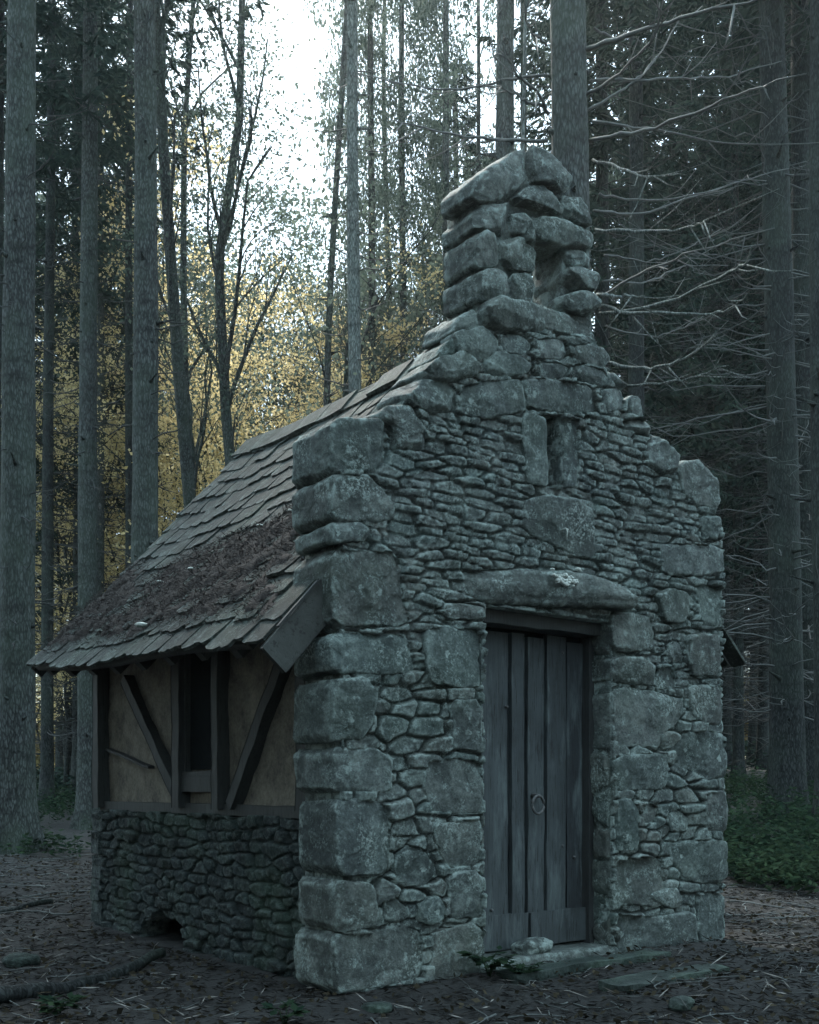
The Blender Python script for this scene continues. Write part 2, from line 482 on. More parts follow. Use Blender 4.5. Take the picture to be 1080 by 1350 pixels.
def stone(mb, poly, proud=.03, depth=.14, R=.035, seed=0, rough=.012, step=.014, chip=.5, back=False, bulge=.004, facets=7):
    """a block: outline in (u,z), front face proud of the wall, worn edges, running back by depth"""
    P = resample(poly, step)
    a = np.roll(P, -1, 0)
    if (P[:, 0] * a[:, 1] - a[:, 0] * P[:, 1]).sum() < 0: P = P[::-1]
    n = len(P)
    c = P.mean(0); D = P - c
    w, E = np.linalg.eigh(D.T @ D)
    ax = E[:, 1]; t = D @ ax; hw = np.abs(D @ E[:, 0]).max(); hl = np.abs(t).max()
    lim = max(hl - hw * .9, 0.0)
    T = c + np.clip(t, -lim, lim)[:, None] * ax
    dist = np.linalg.norm(T - P, axis=1)
    tilt = np.random.default_rng(seed).normal(size=2) * .06
    rings = []
    nb = max(2, int(depth / .035))
    for k in range(nb):
        f = k / nb
        rings.append((np.zeros(n), np.full(n, -depth + (depth - R) * f)))
    for q in (0, .12, .25, .42, .62, .8, 1.0):      # the worn arris
        an = q * math.pi / 2
        rings.append((np.full(n, R * (1 - math.cos(an))), np.full(n, -R + R * math.sin(an))))
    m = max(3, int(dist.max() / step / 1.1))
    for k in range(1, m + 1):
        f = k / m
        rings.append((R + (dist - R) * f, np.full(n, bulge * (1 - (1 - f) ** 2))))
    vs = []
    for ins, h in rings:
        s = np.clip(ins / np.maximum(dist, 1e-4), 0, 1)
        q = P + (T - P) * s[:, None]
        hh = h + proud + ((q - c) @ tilt) * (1 if True else 0)
        vs.append(np.stack([q[:, 0], -hh, q[:, 1]], -1))
    V = np.concatenate(vs)
    nr = len(rings)
    i = np.arange(nr - 1)[:, None] * n; j = np.arange(n)[None]; k = (j + 1) % n
    Q = np.stack([i + j, i + k, i + n + k, i + n + j], -1).reshape(-1, 4)
    # broken faces: slice the block with a few planes
    rf = np.random.default_rng(seed * 13 + 5)
    cv = np.array([c[0], -proud - .02, c[1]])
    for q in range(facets):
        soft = facets < 10
        nn = np.array([rf.normal(), -abs(rf.normal()) * 1.1 - .25, rf.normal()]); nn /= np.linalg.norm(nn)
        pr = (V - cv) @ nn; sup = pr.max(); cut = sup - (rf.uniform(.004, .015) if soft else rf.uniform(.006, .028))
        V = V - np.maximum(0, pr - cut)[:, None] * nn * .92
    # weathering
    o = np.array([seed * 3.7, seed * 1.3, 0])
    nrm = V - np.array([c[0], depth * .4, c[1]])
    nrm[:, 1] = np.minimum(nrm[:, 1], 0) * 1.0
    nrm /= np.linalg.norm(nrm, axis=1)[:, None] + 1e-6
    d = rough * (.5 * fbm(V * 6 + o, 21, 2) + .45 * np.abs(fbm(V * 23 + o, 31, 4)) - .6 * (1 - np.abs(fbm(V * 8 + o, 35, 2))) ** 6)
    fac_ = np.abs(fbm(V * 4.5 + o, 41, 2))
    d -= rough * chip * 1.4 * smooth01((fac_ - .45) / .3)
    V = V + nrm * d[:, None]
    V[:, 0] += rough * .6 * fbm(V * 6 + o, 51, 4); V[:, 2] += rough * .6 * fbm(V * 6 + o, 61, 4)
    mb.add(V, Q, None)
    if back:
        V0 = V[:n]; cc = V0.mean(0)
        mb.add(np.concatenate([V0, cc[None]]), None, [(n, (x + 1) % n, x) for x in range(n)])

def inside(poly, X, Y):
    P = np.asarray(poly, float); r = np.zeros(X.shape, bool)
    j = len(P) - 1
    for i in range(len(P)):
        xi, yi = P[i]; xj, yj = P[j]
        c = ((yi > Y) != (yj > Y)) & (X < (xj - xi) * (Y - yi) / (yj - yi + 1e-12) + xi)
        r ^= c; j = i
    return r

TONE = None
def rubble_h(Uc, Zc, seed, cw, ch, amp=.03):
    p = np.stack([Uc, Zc, 0 * Uc], -1)
    wu = Uc + .05 * fbm(p * 3.1, seed, 3); wz = Zc + .022 * fbm(p * np.array([2.4, 5, 1]), seed + 5, 3)
    wz = wz + .012 * np.sin(wu * 2.3 + seed)
    z = wz / ch; row = np.floor(z)
    F1 = np.full(Uc.shape, 9.); F2 = np.full(Uc.shape, 9.); ID = np.zeros(Uc.shape); SX = np.zeros(Uc.shape); SZ = np.zeros(Uc.shape)
    for dr in (-1, 0, 1):
        rr = row + dr
        off = _hash(rr, rr * 0, rr * 0, seed + 77)
        cwr = cw * (.7 + .8 * _hash(rr, rr * 0 + 3, rr * 0, seed + 78))
        x = wu / cwr + off * 7; col = np.floor(x)
        for dc in (-1, 0, 1):
            cc = col + dc
            jx = .5 + .5 * (_hash(rr, cc, rr * 0, seed + 1) - .5); jz = .5 + .5 * (_hash(rr, cc, rr * 0, seed + 2) - .5)
            ax = (x - cc - jx) * cwr / cw * 1.0; az = (z - rr - jz)
            d = (np.abs(ax) ** 3 + np.abs(az) ** 3) ** (1 / 3)
            idv = _hash(rr, cc, rr * 0, seed + 9)
            m1 = d < F1
            F2 = np.where(m1, F1, np.minimum(F2, d))
            ID = np.where(m1, idv, ID); SX = np.where(m1, ax, SX); SZ = np.where(m1, az, SZ)
            F1 = np.where(m1, d, F1)
    e = F2 - F1
    prof = np.sqrt(smooth01(e / .26))
    h = amp * (prof * (.45 + .75 * ID) + SZ * .55 * prof * (ID - .35) + SX * .3 * prof * (((ID * 7) % 1) - .5))
    global TONE
    TONE = np.stack([ID, 1 - smooth01(e / .16)], -1)
    h += .007 * fbm(p * 16, seed + 11, 4) + .005 * np.abs(fbm(p * 45, seed + 13, 2))
    h += .012 * fbm(p * 1.3, seed + 17, 2)
    return h - amp * .6

def relief(mb, a0, a1, z0, z1, step, hfun, mask, thick, to3, flip=False):
    """wall sheet with relief on its front, real thickness and closed edges"""
    A = np.arange(a0, a1, step); Zs = np.arange(z0, z1, step)
    X, Z = np.meshgrid(A, Zs, indexing='ij')
    H = hfun(X, Z)
    n = len(Zs); ni = len(A)
    cm = mask((X[:-1, :-1] + X[1:, 1:]) / 2, (Z[:-1, :-1] + Z[1:, 1:]) / 2)
    i, j = np.meshgrid(np.arange(ni - 1), np.arange(n - 1), indexing='ij')
    k = i * n + j
    Fq = np.stack([k, k + n, k + n + 1, k + 1], -1)[cm]
    Vf = to3(X, H, Z).reshape(-1, 3); Vb = to3(X, -thick + 0 * H, Z).reshape(-1, 3)
    tn = (TONE if TONE is not None and TONE.shape[:2] == X.shape else np.zeros(X.shape + (2,)) + np.array([.5, 0])).reshape(-1, 2)
    N = len(Vf)
    Bq = Fq[:, ::-1] + N
    pad = np.zeros((ni + 1, n + 1), bool); pad[1:-1, 1:-1] = cm
    S = []
    def sides(nb, a, b):
        m = cm & ~nb
        ka, kb = a[m], b[m]
        S.append(np.stack([ka, kb, kb + N, ka + N], -1))
    sides(pad[:-2, 1:-1], k + 1, k); sides(pad[2:, 1:-1], k + n, k + n + 1)
    sides(pad[1:-1, :-2], k, k + n); sides(pad[1:-1, 2:], k + n + 1, k + 1)
    # coarse middle is fine; drop unused verts
    S = [s[:, [1, 0, 3, 2]] for s in S]
    allq = np.concatenate([Fq, Bq] + S)
    if flip: allq = allq[:, ::-1]
    V = np.concatenate([Vf, Vb])
    used = np.zeros(len(V), bool); used[allq.ravel()] = True
    idx = np.cumsum(used) - 1
    mb.add(V[used], idx[allq]); mb.tone.append(np.concatenate([tn, tn])[used])

def grow_poly(p, k):
    c = np.mean(p, 0); out = []
    for a, b in p:
        d = np.array([a - c[0], b - c[1]]); d = d / (np.linalg.norm(d) + 1e-6); out.append((a + d[0] * k, b + d[1] * k))
    return out
def px(poly): return [tuple(float(q) for q in fac(x, y)) for x, y in poly]

QUOINS = [
 [(437,552),(497,551),(508,562),(507,600),(498,622),(437,622)],
 [(434,626),(490,626),(498,640),(514,662),(523,680),(500,688),(434,687)],
 [(436,691),(470,689),(487,700),(478,715),(436,717)],
 [(436,722),(515,725),(527,745),(534,800),(540,824),(528,830),(437,831)],
 [(434,838),(470,834),(530,836),(542,850),(543,884),(535,890),(434,889)],
 [(434,898),(480,895),(491,910),(487,960),(478,976),(434,977)],
 [(436,988),(500,986),(517,1000),(514,1044),(438,1046)],
 [(440,1056),(485,1053),(511,1060),(514,1105),(509,1150),(495,1154),(440,1153)],
 [(438,1161),(488,1166),(494,1195),(492,1220),(470,1226),(440,1226)],
 [(437,1232),(500,1227),(535,1219),(558,1226),(561,1290),(500,1302),(436,1312)],
]
BLOCKS = [
 [(567,1228),(580,1221),(625,1217),(636,1225),(637,1290),(567,1298)],
 [(555,830),(575,826),(630,828),(638,838),(637,905),(600,908),(565,900),(555,870)],
 [(582,796),(605,792),(636,800),(636,817),(584,819)],
 [(590,921),(628,920),(632,988),(592,988)],
 [(560,1003),(600,998),(634,1003),(637,1030),(634,1073),(600,1075),(566,1070),(556,1035)],
 [(570,1084),(600,1082),(632,1080),(634,1140),(590,1146),(580,1130),(570,1110)],
 [(585,1150),(632,1147),(635,1210),(590,1213)],
 [(548,1192),(560,1182),(575,1180),(586,1195),(580,1216),(552,1217)],
 [(500,1190),(520,1182),(535,1195),(537,1213),(505,1218)],
 [(515,1130),(535,1112),(560,1120),(576,1150),(560,1168),(515,1165)],
 # door jamb, right
 [(803,812),(815,808),(850,810),(860,830),(858,862),(810,858),(803,850)],
 [(803,867),(840,866),(857,872),(857,905),(840,903),(803,899)],
 [(861,882),(885,878),(890,905),(863,912)],
 [(803,910),(830,908),(870,915),(897,926),(892,950),(868,972),(866,986),(806,985)],
 [(805,996),(850,994),(876,992),(877,1040),(807,1044)],
 [(807,1055),(822,1052),(835,1060),(837,1118),(808,1124)],
 [(806,1135),(840,1128),(870,1128),(875,1175),(870,1195),(808,1194)],
 [(808,1204),(860,1208),(905,1200),(908,1246),(810,1264)],
 # arrow slit and its neighbours
 [(688,660),(720,653),(755,659),(775,673),(781,737),(765,737),(735,722),(700,706),(688,697)],
 [(684,546),(714,545),(717,590),(717,644),(691,641),(686,590)],
 [(738,549),(759,552),(761,600),(758,641),(738,643)],
 [(686,502),(702,500),(780,508),(793,545),(740,546),(690,542)],
 [(604,510),(640,503),(680,502),(684,520),(687,545),(650,551),(612,549),(603,530)],
 [(595,441),(610,434),(635,432),(652,448),(652,468),(630,477),(600,466)],
 [(654,441),(675,437),(696,445),(700,464),(680,471),(658,464)],
 [(702,450),(720,447),(742,450),(749,470),(740,476),(705,474)],
 [(750,457),(775,455),(795,462),(803,475),(790,486),(757,478)],
 [(633,480),(650,464),(680,470),(700,485),(690,496),(640,499)],
 [(703,479),(730,478),(750,485),(748,500),(708,502)],
 [(753,480),(790,488),(800,500),(796,510),(757,503)],
 [(792,516),(808,512),(820,520),(822,540),(797,545)],
 [(862,780),(880,776),(905,782),(908,806),(895,822),(870,818)],
 [(880,850),(895,845),(900,868),(893,876),(880,870)],
 [(838,1062),(850,1058),(864,1066),(860,1085),(842,1086)],
 [(876,1070),(890,1066),(905,1078),(902,1098),(880,1098)],
 [(845,1180),(885,1168),(900,1190),(880,1198)],
]
RIGHT = [
 [(893,614),(905,605),(925,607),(942,620),(951,640),(950,667),(940,672),(915,668),(898,650)],
 [(922,680),(948,680),(949,712),(925,713)],
 [(867,719),(890,716),(950,719),(952,755),(946,762),(870,760)],
 [(918,769),(949,771),(951,828),(921,827)],
 [(902,837),(920,834),(949,836),(951,870),(948,891),(910,892),(903,870)],
 [(907,904),(949,904),(952,950),(947,958),(915,951),(905,930)],
 [(880,985),(892,970),(920,962),(952,965),(956,1000),(955,1027),(930,1031),(895,1012)],
 [(925,1045),(952,1042),(957,1070),(957,1096),(930,1098)],
 [(876,1110),(900,1107),(954,1106),(959,1120),(959,1160),(925,1168),(900,1160),(880,1140)],
 [(917,1180),(930,1176),(958,1176),(960,1237),(920,1245),(915,1215)],
]
COPING = [
 [(490,546),(500,535),(545,532),(556,560),(566,588),(550,597),(515,595),(508,565)],
 [(526,515),(540,500),(562,496),(590,500),(603,520),(597,544),(560,547),(532,533)],
 [(548,490),(566,472),(598,465),(624,478),(631,494),(604,504),(562,503)],
 [(572,470),(584,450),(600,436),(612,440),(600,466),(590,470)],
 [(588,440),(596,418),(618,402),(634,412),(632,432),(604,438)],
 [(823,528),(835,519),(849,528),(854,547),(838,552),(824,545)],
 [(815,556),(840,551),(856,560),(864,572),(848,575),(820,566)],
 [(850,582),(862,571),(877,580),(889,608),(887,626),(870,628),(851,615)],
 [(797,492),(806,486),(822,500),(826,520),(808,510)],
]
SLIT = px([(713,546),(738,547),(738,643),(715,642)])
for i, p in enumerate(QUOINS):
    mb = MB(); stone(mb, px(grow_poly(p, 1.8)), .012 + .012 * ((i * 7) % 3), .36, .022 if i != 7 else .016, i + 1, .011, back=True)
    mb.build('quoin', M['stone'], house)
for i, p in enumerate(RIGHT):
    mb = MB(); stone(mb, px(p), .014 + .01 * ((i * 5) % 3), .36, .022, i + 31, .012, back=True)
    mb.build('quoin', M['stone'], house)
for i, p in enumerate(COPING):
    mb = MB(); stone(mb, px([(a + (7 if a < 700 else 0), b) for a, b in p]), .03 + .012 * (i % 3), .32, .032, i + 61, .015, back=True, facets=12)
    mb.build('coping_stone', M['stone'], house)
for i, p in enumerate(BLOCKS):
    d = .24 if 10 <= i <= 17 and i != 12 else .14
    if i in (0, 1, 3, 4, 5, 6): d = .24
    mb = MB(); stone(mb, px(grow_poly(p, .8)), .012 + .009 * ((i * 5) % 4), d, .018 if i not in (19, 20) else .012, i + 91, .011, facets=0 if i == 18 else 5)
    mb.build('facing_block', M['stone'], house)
LINTEL = [(607,760),(612,752),(650,749),(700,750),(765,758),(800,771),(828,797),(818,806),(780,804),(700,801),(640,797),(618,790),(606,773)]
mb = MB(); stone(mb, px(LINTEL), .075, .27, .045, 201, .014, back=True, bulge=.014)
lin = mb.build('lintel', M['stone'], house)
mb = MB()
for k in range(40):     # crust of white lichen on the lintel
    a = np.random.default_rng(k).normal(size=2)
    uu, zz = fac(729 + a[0] * 9, 768 + a[1] * 4.5)
    r = .004 + .011 * random.random()
    w = [(uu + r * math.cos(t) * random.uniform(.6, 1.3), zz + r * .8 * math.sin(t) * random.uniform(.6, 1.3)) for t in np.linspace(0, 6.28, 8, endpoint=False)]
    V = [(x, -.112, z) for x, z in w] + [(x, -.09, z) for x, z in w] + [(uu, -.116, zz)]
    mb.add(V, [(i, (i + 1) % 8, 8 + (i + 1) % 8, 8 + i) for i in range(8)], [(16, (i + 1) % 8, i) for i in range(8)])
mb.build('lichen', M['pale'], lin)['kind'] = 'stuff'
mb = MB()
u0, z0 = map(float, fac(737, 700))
tube(mb, [(u0, -.02, z0 + .005), (u0, -.06, z0), (u0 + .002, -.066, z0 - .02), (u0, -.062, z0 - .06)], .005, 6)
tube(mb, [(u0 - .014, -.062, z0 + .002), (u0 + .014, -.062, z0 - .002)], .004, 6)
mb.build('hook', M['pale'], house)

# rubble between the blocks
GABLE = px([(437,1316),(437,560),(500,562),(520,545),(540,520),(565,490),(600,448),(622,420),(780,445),(800,482),(812,515),(838,540),(858,572),(880,600),(905,630),(940,662),(951,690),(959,1244)])
DOOR_U0, DOOR_U1, DOOR_Z1 = .964, 1.976, 2.0
BIG = [px(p) for p in QUOINS + BLOCKS + RIGHT + COPING + [LINTEL]]
def gable_h(X, Z):
    h = rubble_h(X, Z, 3, .2, .05, .04)
    h2 = rubble_h(X, Z, 8, .17, .085, .045)
    w = smooth01((1.75 - Z) / .3)
    h = h * (1 - w) + h2 * w + .008
    q = np.zeros(X.shape)
    for p in BIG:
        c = np.mean(p, 0); s = [(c[0] + (a - c[0]) * .93, c[1] + (b - c[1]) * .93) for a, b in p]
        q[inside(s, X, Z)] = 1
    return np.where(q > 0, -.07, h)
def gable_mask(X, Z):
    m = inside(GABLE, X, Z)
    m &= ~((X > DOOR_U0) & (X < DOOR_U1) & (Z < DOOR_Z1))
    m &= ~inside(SLIT, X, Z)
    return m
mb = MB()
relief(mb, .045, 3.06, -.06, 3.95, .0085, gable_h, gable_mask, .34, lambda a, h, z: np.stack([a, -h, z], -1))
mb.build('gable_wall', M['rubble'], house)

# bellcote
def sq(p): return [(a if a > 665 else 665 - (665 - a) * .62, b) for a, b in p]
BELL = [
 [(590,258),(592,240),(625,222),(680,198),(698,193),(702,215),(697,240),(674,256),(665,266),(602,264)],
 [(699,193),(716,196),(735,210),(748,230),(753,248),(737,252),(720,242),(701,240)],
 [(673,260),(690,243),(720,245),(740,260),(743,276),(735,283),(700,274),(676,270)],
 [(742,255),(765,262),(781,272),(784,296),(765,291),(744,281)],
 [(600,283),(625,267),(672,270),(676,300),(660,309),(602,304)],
 [(674,278),(695,285),(700,300),(690,311),(676,305)],
 [(697,287),(735,293),(783,305),(785,326),(750,323),(740,325),(712,318),(700,305)],
 [(600,311),(620,306),(645,304),(653,320),(652,351),(602,353)],
 [(653,317),(670,313),(695,318),(707,330),(708,356),(660,353)],
 [(683,309),(700,306),(711,318),(706,327),(690,317)],
 [(600,361),(630,353),(668,357),(672,388),(650,396),(604,395)],
 [(673,361),(700,358),(706,375),(703,400),(675,394)],
 [(747,328),(783,328),(785,353),(748,352)],
 [(744,358),(765,354),(787,368),(786,384),(750,381)],
 [(741,390),(755,386),(788,388),(791,413),(765,414),(742,406)],
 [(608,412),(622,400),(640,395),(690,401),(750,414),(793,428),(795,456),(760,451),(700,443),(640,434),(618,428)],
]
mb = MB()
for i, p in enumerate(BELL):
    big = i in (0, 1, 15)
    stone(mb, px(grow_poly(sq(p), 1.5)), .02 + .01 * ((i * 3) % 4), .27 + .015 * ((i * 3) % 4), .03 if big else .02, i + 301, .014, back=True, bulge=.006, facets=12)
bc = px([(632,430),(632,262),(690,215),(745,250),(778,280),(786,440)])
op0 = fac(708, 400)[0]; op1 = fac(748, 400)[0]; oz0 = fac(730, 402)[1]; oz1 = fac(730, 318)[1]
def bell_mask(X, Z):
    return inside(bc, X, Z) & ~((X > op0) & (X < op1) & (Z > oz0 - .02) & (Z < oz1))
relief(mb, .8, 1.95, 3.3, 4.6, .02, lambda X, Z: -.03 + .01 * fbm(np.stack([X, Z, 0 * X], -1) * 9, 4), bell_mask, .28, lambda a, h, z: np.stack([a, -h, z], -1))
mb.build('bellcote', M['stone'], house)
# black sheet painted for the shade inside the slit
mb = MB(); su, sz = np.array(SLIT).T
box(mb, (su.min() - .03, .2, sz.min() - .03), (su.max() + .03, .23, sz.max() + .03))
mb.build('slit_shade', M['void'], house)

# ---- door
door = empty('door', (0, 0, 0)); door.parent = house
DZ0 = .075
dv = .185
edges = [.98, 1.17, 1.268, 1.285, 1.40, 1.555, 1.70, 1.80, 1.93]
pl = [(0.97, 1.135), (1.14, 1.255), (1.275, 1.41), (1.415, 1.565), (1.57, 1.70), (1.705, 1.83), (1.835, 1.95)]
pxs = [(630, 671), (674, 691), (697, 719), (720.5, 746), (748, 777)]
def door_u(x, v=dv):
    r = (x - 540) / F
    return (r * (5.2 + .798 * v) + .37 + .6025 * v) / (.798 - .602 * r)
for i, (a, b) in enumerate(pxs):
    mb = MB(); ua, ub = door_u(a), door_u(b)
    dz = .012 * math.sin(i * 2.7); dd = .006 * math.cos(i * 3.3)
    beam(mb, ((ua + ub) / 2, dv + .018 + dd, DZ0 + .19), ((ua + ub) / 2, dv + .018 + dd, 1.9 + dz), (ub - ua) - .004, .036, (0, -1, 0), .003, i * 5, .04)
    mb.build('plank', M['door'], door)
for i, (a, b, zt) in enumerate([(632, 692, .27), (697, 778, .275)]):
    mb = MB(); ua, ub = door_u(a), door_u(b)
    beam(mb, (ua, dv - .008, DZ0 + .105), (ub, dv - .008, DZ0 + .105), .2, .034, (0, -1, 0), .004, 40 + i, .05)
    mb.build('kick_board', M['door'], door)
mb = MB()
box(mb, (door_u(628), dv + .05, DZ0), (door_u(782), dv + .09, 2.02))
mb.build('gap_shade', M['void'], door)  # black sheet behind the planks, painted for shade in the gaps
mb = MB(); beam(mb, (.95, .13, 1.965), (2.0, .13, 1.965), .085, .14, (0, -1, 0), .005, 50)
mb.build('frame_head', M['timber'], door)
mb = MB(); beam(mb, (1.955, .17, .03), (1.955, .17, 1.93), .05, .08, (0, -1, 0), .004, 55)
mb.build('frame_post', M['timber'], door)
ring = MB(); hu = door_u(704, dv); hz = 1 + (HZ - 1061) / F * (5.2 + .602 * hu + .798 * dv)
t = np.linspace(0, 2 * math.pi, 25)
tube(ring, np.stack([hu + .046 * np.sin(t), dv - .036 + 0 * t, hz + .053 * np.cos(t)], -1), .009, 8, cap=False)
ring.build('ring_handle', M['iron'], door)
mb = MB(); tube(mb, [(hu, dv + .01, hz + .05), (hu, dv - .036, hz + .052), (hu, dv - .05, hz + .052)], [.02, .012, .01], 8)
mb.build('boss', M['iron'], door)
for (a, y) in ((640, 975), (668, 932), (741, 861), (741, 1115), (757, 1130), (648, 1200)):
    uu = door_u(a); zz = 1 + (HZ - y) / F * (5.2 + .602 * uu + .15)
    mb = MB(); tube(mb, [(uu, dv + .02, zz), (uu, dv - .008, zz), (uu, dv - .012, zz)], [.009, .009, .004], 6)
    mb.build('nail', M['iron'], door)
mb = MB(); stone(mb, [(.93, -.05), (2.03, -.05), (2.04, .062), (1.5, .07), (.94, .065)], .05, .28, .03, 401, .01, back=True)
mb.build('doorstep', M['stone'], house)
# jamb returns behind the facing blocks
mb = MB()
for (a, b) in ((DOOR_U1, DOOR_U1 + .06), (DOOR_U0 - .06, DOOR_U0)):
    s = 1 if a == DOOR_U1 else -1
    relief(mb, -.0, .33, -.05, 2.0, .012, lambda X, Z: rubble_h(X, Z, 15, .2, .2, .03), lambda X, Z: np.ones(X.shape, bool), .02,
           (lambda a_, h, z: np.stack([DOOR_U1 - .01 - h, a_, z], -1)) if s > 0 else (lambda a_, h, z: np.stack([DOOR_U0 - .006 + h * .4, a_, z], -1)), flip=(s < 0))
mb.build('door_jamb', M['rubble'], house)

# ---- side walls, back wall
SU = .1
def side_h(X, Z): return rubble_h(X, Z, 23, .17, .07, .05) + .01
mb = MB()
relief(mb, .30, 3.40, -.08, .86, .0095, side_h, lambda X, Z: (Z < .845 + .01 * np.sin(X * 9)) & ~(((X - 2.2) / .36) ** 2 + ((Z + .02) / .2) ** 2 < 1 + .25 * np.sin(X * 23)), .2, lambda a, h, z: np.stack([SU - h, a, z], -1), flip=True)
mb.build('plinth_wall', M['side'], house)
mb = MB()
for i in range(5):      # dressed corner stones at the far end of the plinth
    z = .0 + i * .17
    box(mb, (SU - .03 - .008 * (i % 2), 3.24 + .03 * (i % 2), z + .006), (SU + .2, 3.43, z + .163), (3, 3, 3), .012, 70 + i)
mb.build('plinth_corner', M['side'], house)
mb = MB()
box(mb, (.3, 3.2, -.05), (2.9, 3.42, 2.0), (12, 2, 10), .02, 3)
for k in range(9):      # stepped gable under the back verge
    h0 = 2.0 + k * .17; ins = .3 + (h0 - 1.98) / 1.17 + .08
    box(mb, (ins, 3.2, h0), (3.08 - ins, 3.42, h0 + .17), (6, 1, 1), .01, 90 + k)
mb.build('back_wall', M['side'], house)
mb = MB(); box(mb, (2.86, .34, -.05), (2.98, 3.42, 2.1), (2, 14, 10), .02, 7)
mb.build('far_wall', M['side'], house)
def sp(x, y, du=0.0):
    v, z = side(x, y); return np.array([SU + du, float(v), float(z)])
OUT = (-1, 0, 0)
mb = MB(); box(mb, (SU + .045, .34, .84), (SU + .1, 3.38, 2.2), (1, 60, 26), .01, 13)
mb.build('infill_panel', M['daub'], house)
TW = .02
def timber(a, b, w, seed, name='timber', du=.015, m='timber'):
    mb = MB(); beam(mb, a, b, w, .09, OUT, .006, seed, .05); return mb.build(name, M[m], house)
v1 = 3.33
timber((SU + .0, v1, .86), (SU, v1, 2.15), .12, 501, 'corner_post')
v2 = float(side(238, 950)[0]); timber((SU + .005, v2, .88), (SU + .005, v2, 2.1), .12, 502, 'wall_post')
v3 = float(side(290, 950)[0]); timber((SU + .005, v3, .88), (SU + .005, v3, 2.1), .085, 503, 'wall_post')
timber((SU + .005, .42, .88), (SU + .005, .42, 2.1), .1, 504, 'wall_post')
timber((SU + .045, .36, .875), (SU + .045, 3.36, .875), .07, 505, 'sill_beam')
timber((SU, .36, 1.95), (SU, 3.36, 2.05), .12, 506, 'wall_plate')
timber(sp(165, 895, .022), sp(235, 1052, .022), .085, 507, 'brace')
timber(sp(376, 862, .022), sp(305, 1062, .022), .085, 508, 'brace')
timber(sp(140, 988, .035), sp(196, 1012, .035), .018, 509, 'lath')
win = empty('window'); win.parent = house
wa, wb = v3 + .04, v2 - .06
mb = MB(); box(mb, (SU + .03, wa, 1.12), (SU + .044, wb, 1.98)); mb.build('interior_shade', M['void'], win)  # black sheet painted for the dark interior behind the opening
mb = MB()
for (a, b) in (((wa + .012), 0), ((wb - .012), 0)):
    beam(mb, (SU + .02, a, 1.1), (SU + .02, a, 1.98), .028, .05, OUT, .002, 520)
beam(mb, (SU + .015, wa, 1.09), (SU + .015, wb, 1.09), .04, .06, OUT, .002, 521)
mb.build('frame', M['timber'], win)
mb = MB()
beam(mb, (SU + .01, wa - .02, 1.03), (SU + .01, wb + .02, 1.03), .1, .06, OUT, .004, 522)
mb.build('sill', M['timber'], win)
mb = MB(); beam(mb, (SU + .02, wa + .05, 1.62), (SU + .02, wa + .05, 1.98), .06, .03, OUT, .002, 523)
mb.build('shutter', M['timber'], win)

# ---- roof
RU, RZ = 1.54, 3.87
def eave(v, sidei):
    f = (np.asarray(v, float) - .15) / 3.55
    if sidei == 0: return -.3 + 0 * f, 1.70 + .20 * f + .02 * np.sin(f * 7)
    return 3.44 + 0 * f, 1.86 + 0 * f
def roofp(v, t, sidei, h=0.0):
    """point on the roof: v along, t 0 eave..1 ridge, h off the surface"""
    v = np.asarray(v, float); t = np.asarray(t, float)
    eu, ez = eave(v, sidei)
    rz = RZ + .05 * smooth01((v - 3) / .7) - .03 * np.sin((v - .3) * .95)
    u = eu + (RU - eu) * t; z = ez + (rz - ez) * t - .05 * np.sin(np.pi * t)
    s = 1 if sidei == 0 else -1
    nu, nz = -.755 * s, .655
    return np.stack([u + nu * h, v + 0 * u, z + nz * h], -1)
mb = MB()
for sd_ in (0, 1):
    vv = np.linspace(.345, 3.66, 34); tt = np.linspace(0.005, 1, 20)
    A, B = np.meshgrid(vv, tt, indexing='ij')
    up_ = roofp(A, B, sd_, -.012); dn = roofp(A, B, sd_, -.05)
    n = len(tt); i, j = np.meshgrid(np.arange(len(vv) - 1), np.arange(n - 1), indexing='ij'); k = i * n + j
    q = np.stack([k, k + n, k + n + 1, k + 1], -1).reshape(-1, 4)
    N = up_.size // 3
    V = np.concatenate([up_.reshape(-1, 3), dn.reshape(-1, 3)])
    e = []
    for a in range(len(vv) - 1):
        e.append((a * n, (a + 1) * n, (a + 1) * n + N, a * n + N)); e.append(((a + 1) * n - 1, (a + 2) * n - 1, (a + 2) * n - 1 + N, (a + 1) * n - 1 + N))
    for b in range(n - 1):
        e.append((b, b + 1, b + 1 + N, b + N)); c = (len(vv) - 1) * n; e.append((c + b, c + b + 1, c + b + 1 + N, c + b + N))
    mb.add(V, np.concatenate([q[:, ::-1], q + N, np.array(e)]))
roof = mb.build('roof', M['timber'], house)
rr = np.random.default_rng(5)
mb = MB()
ROWS = 15
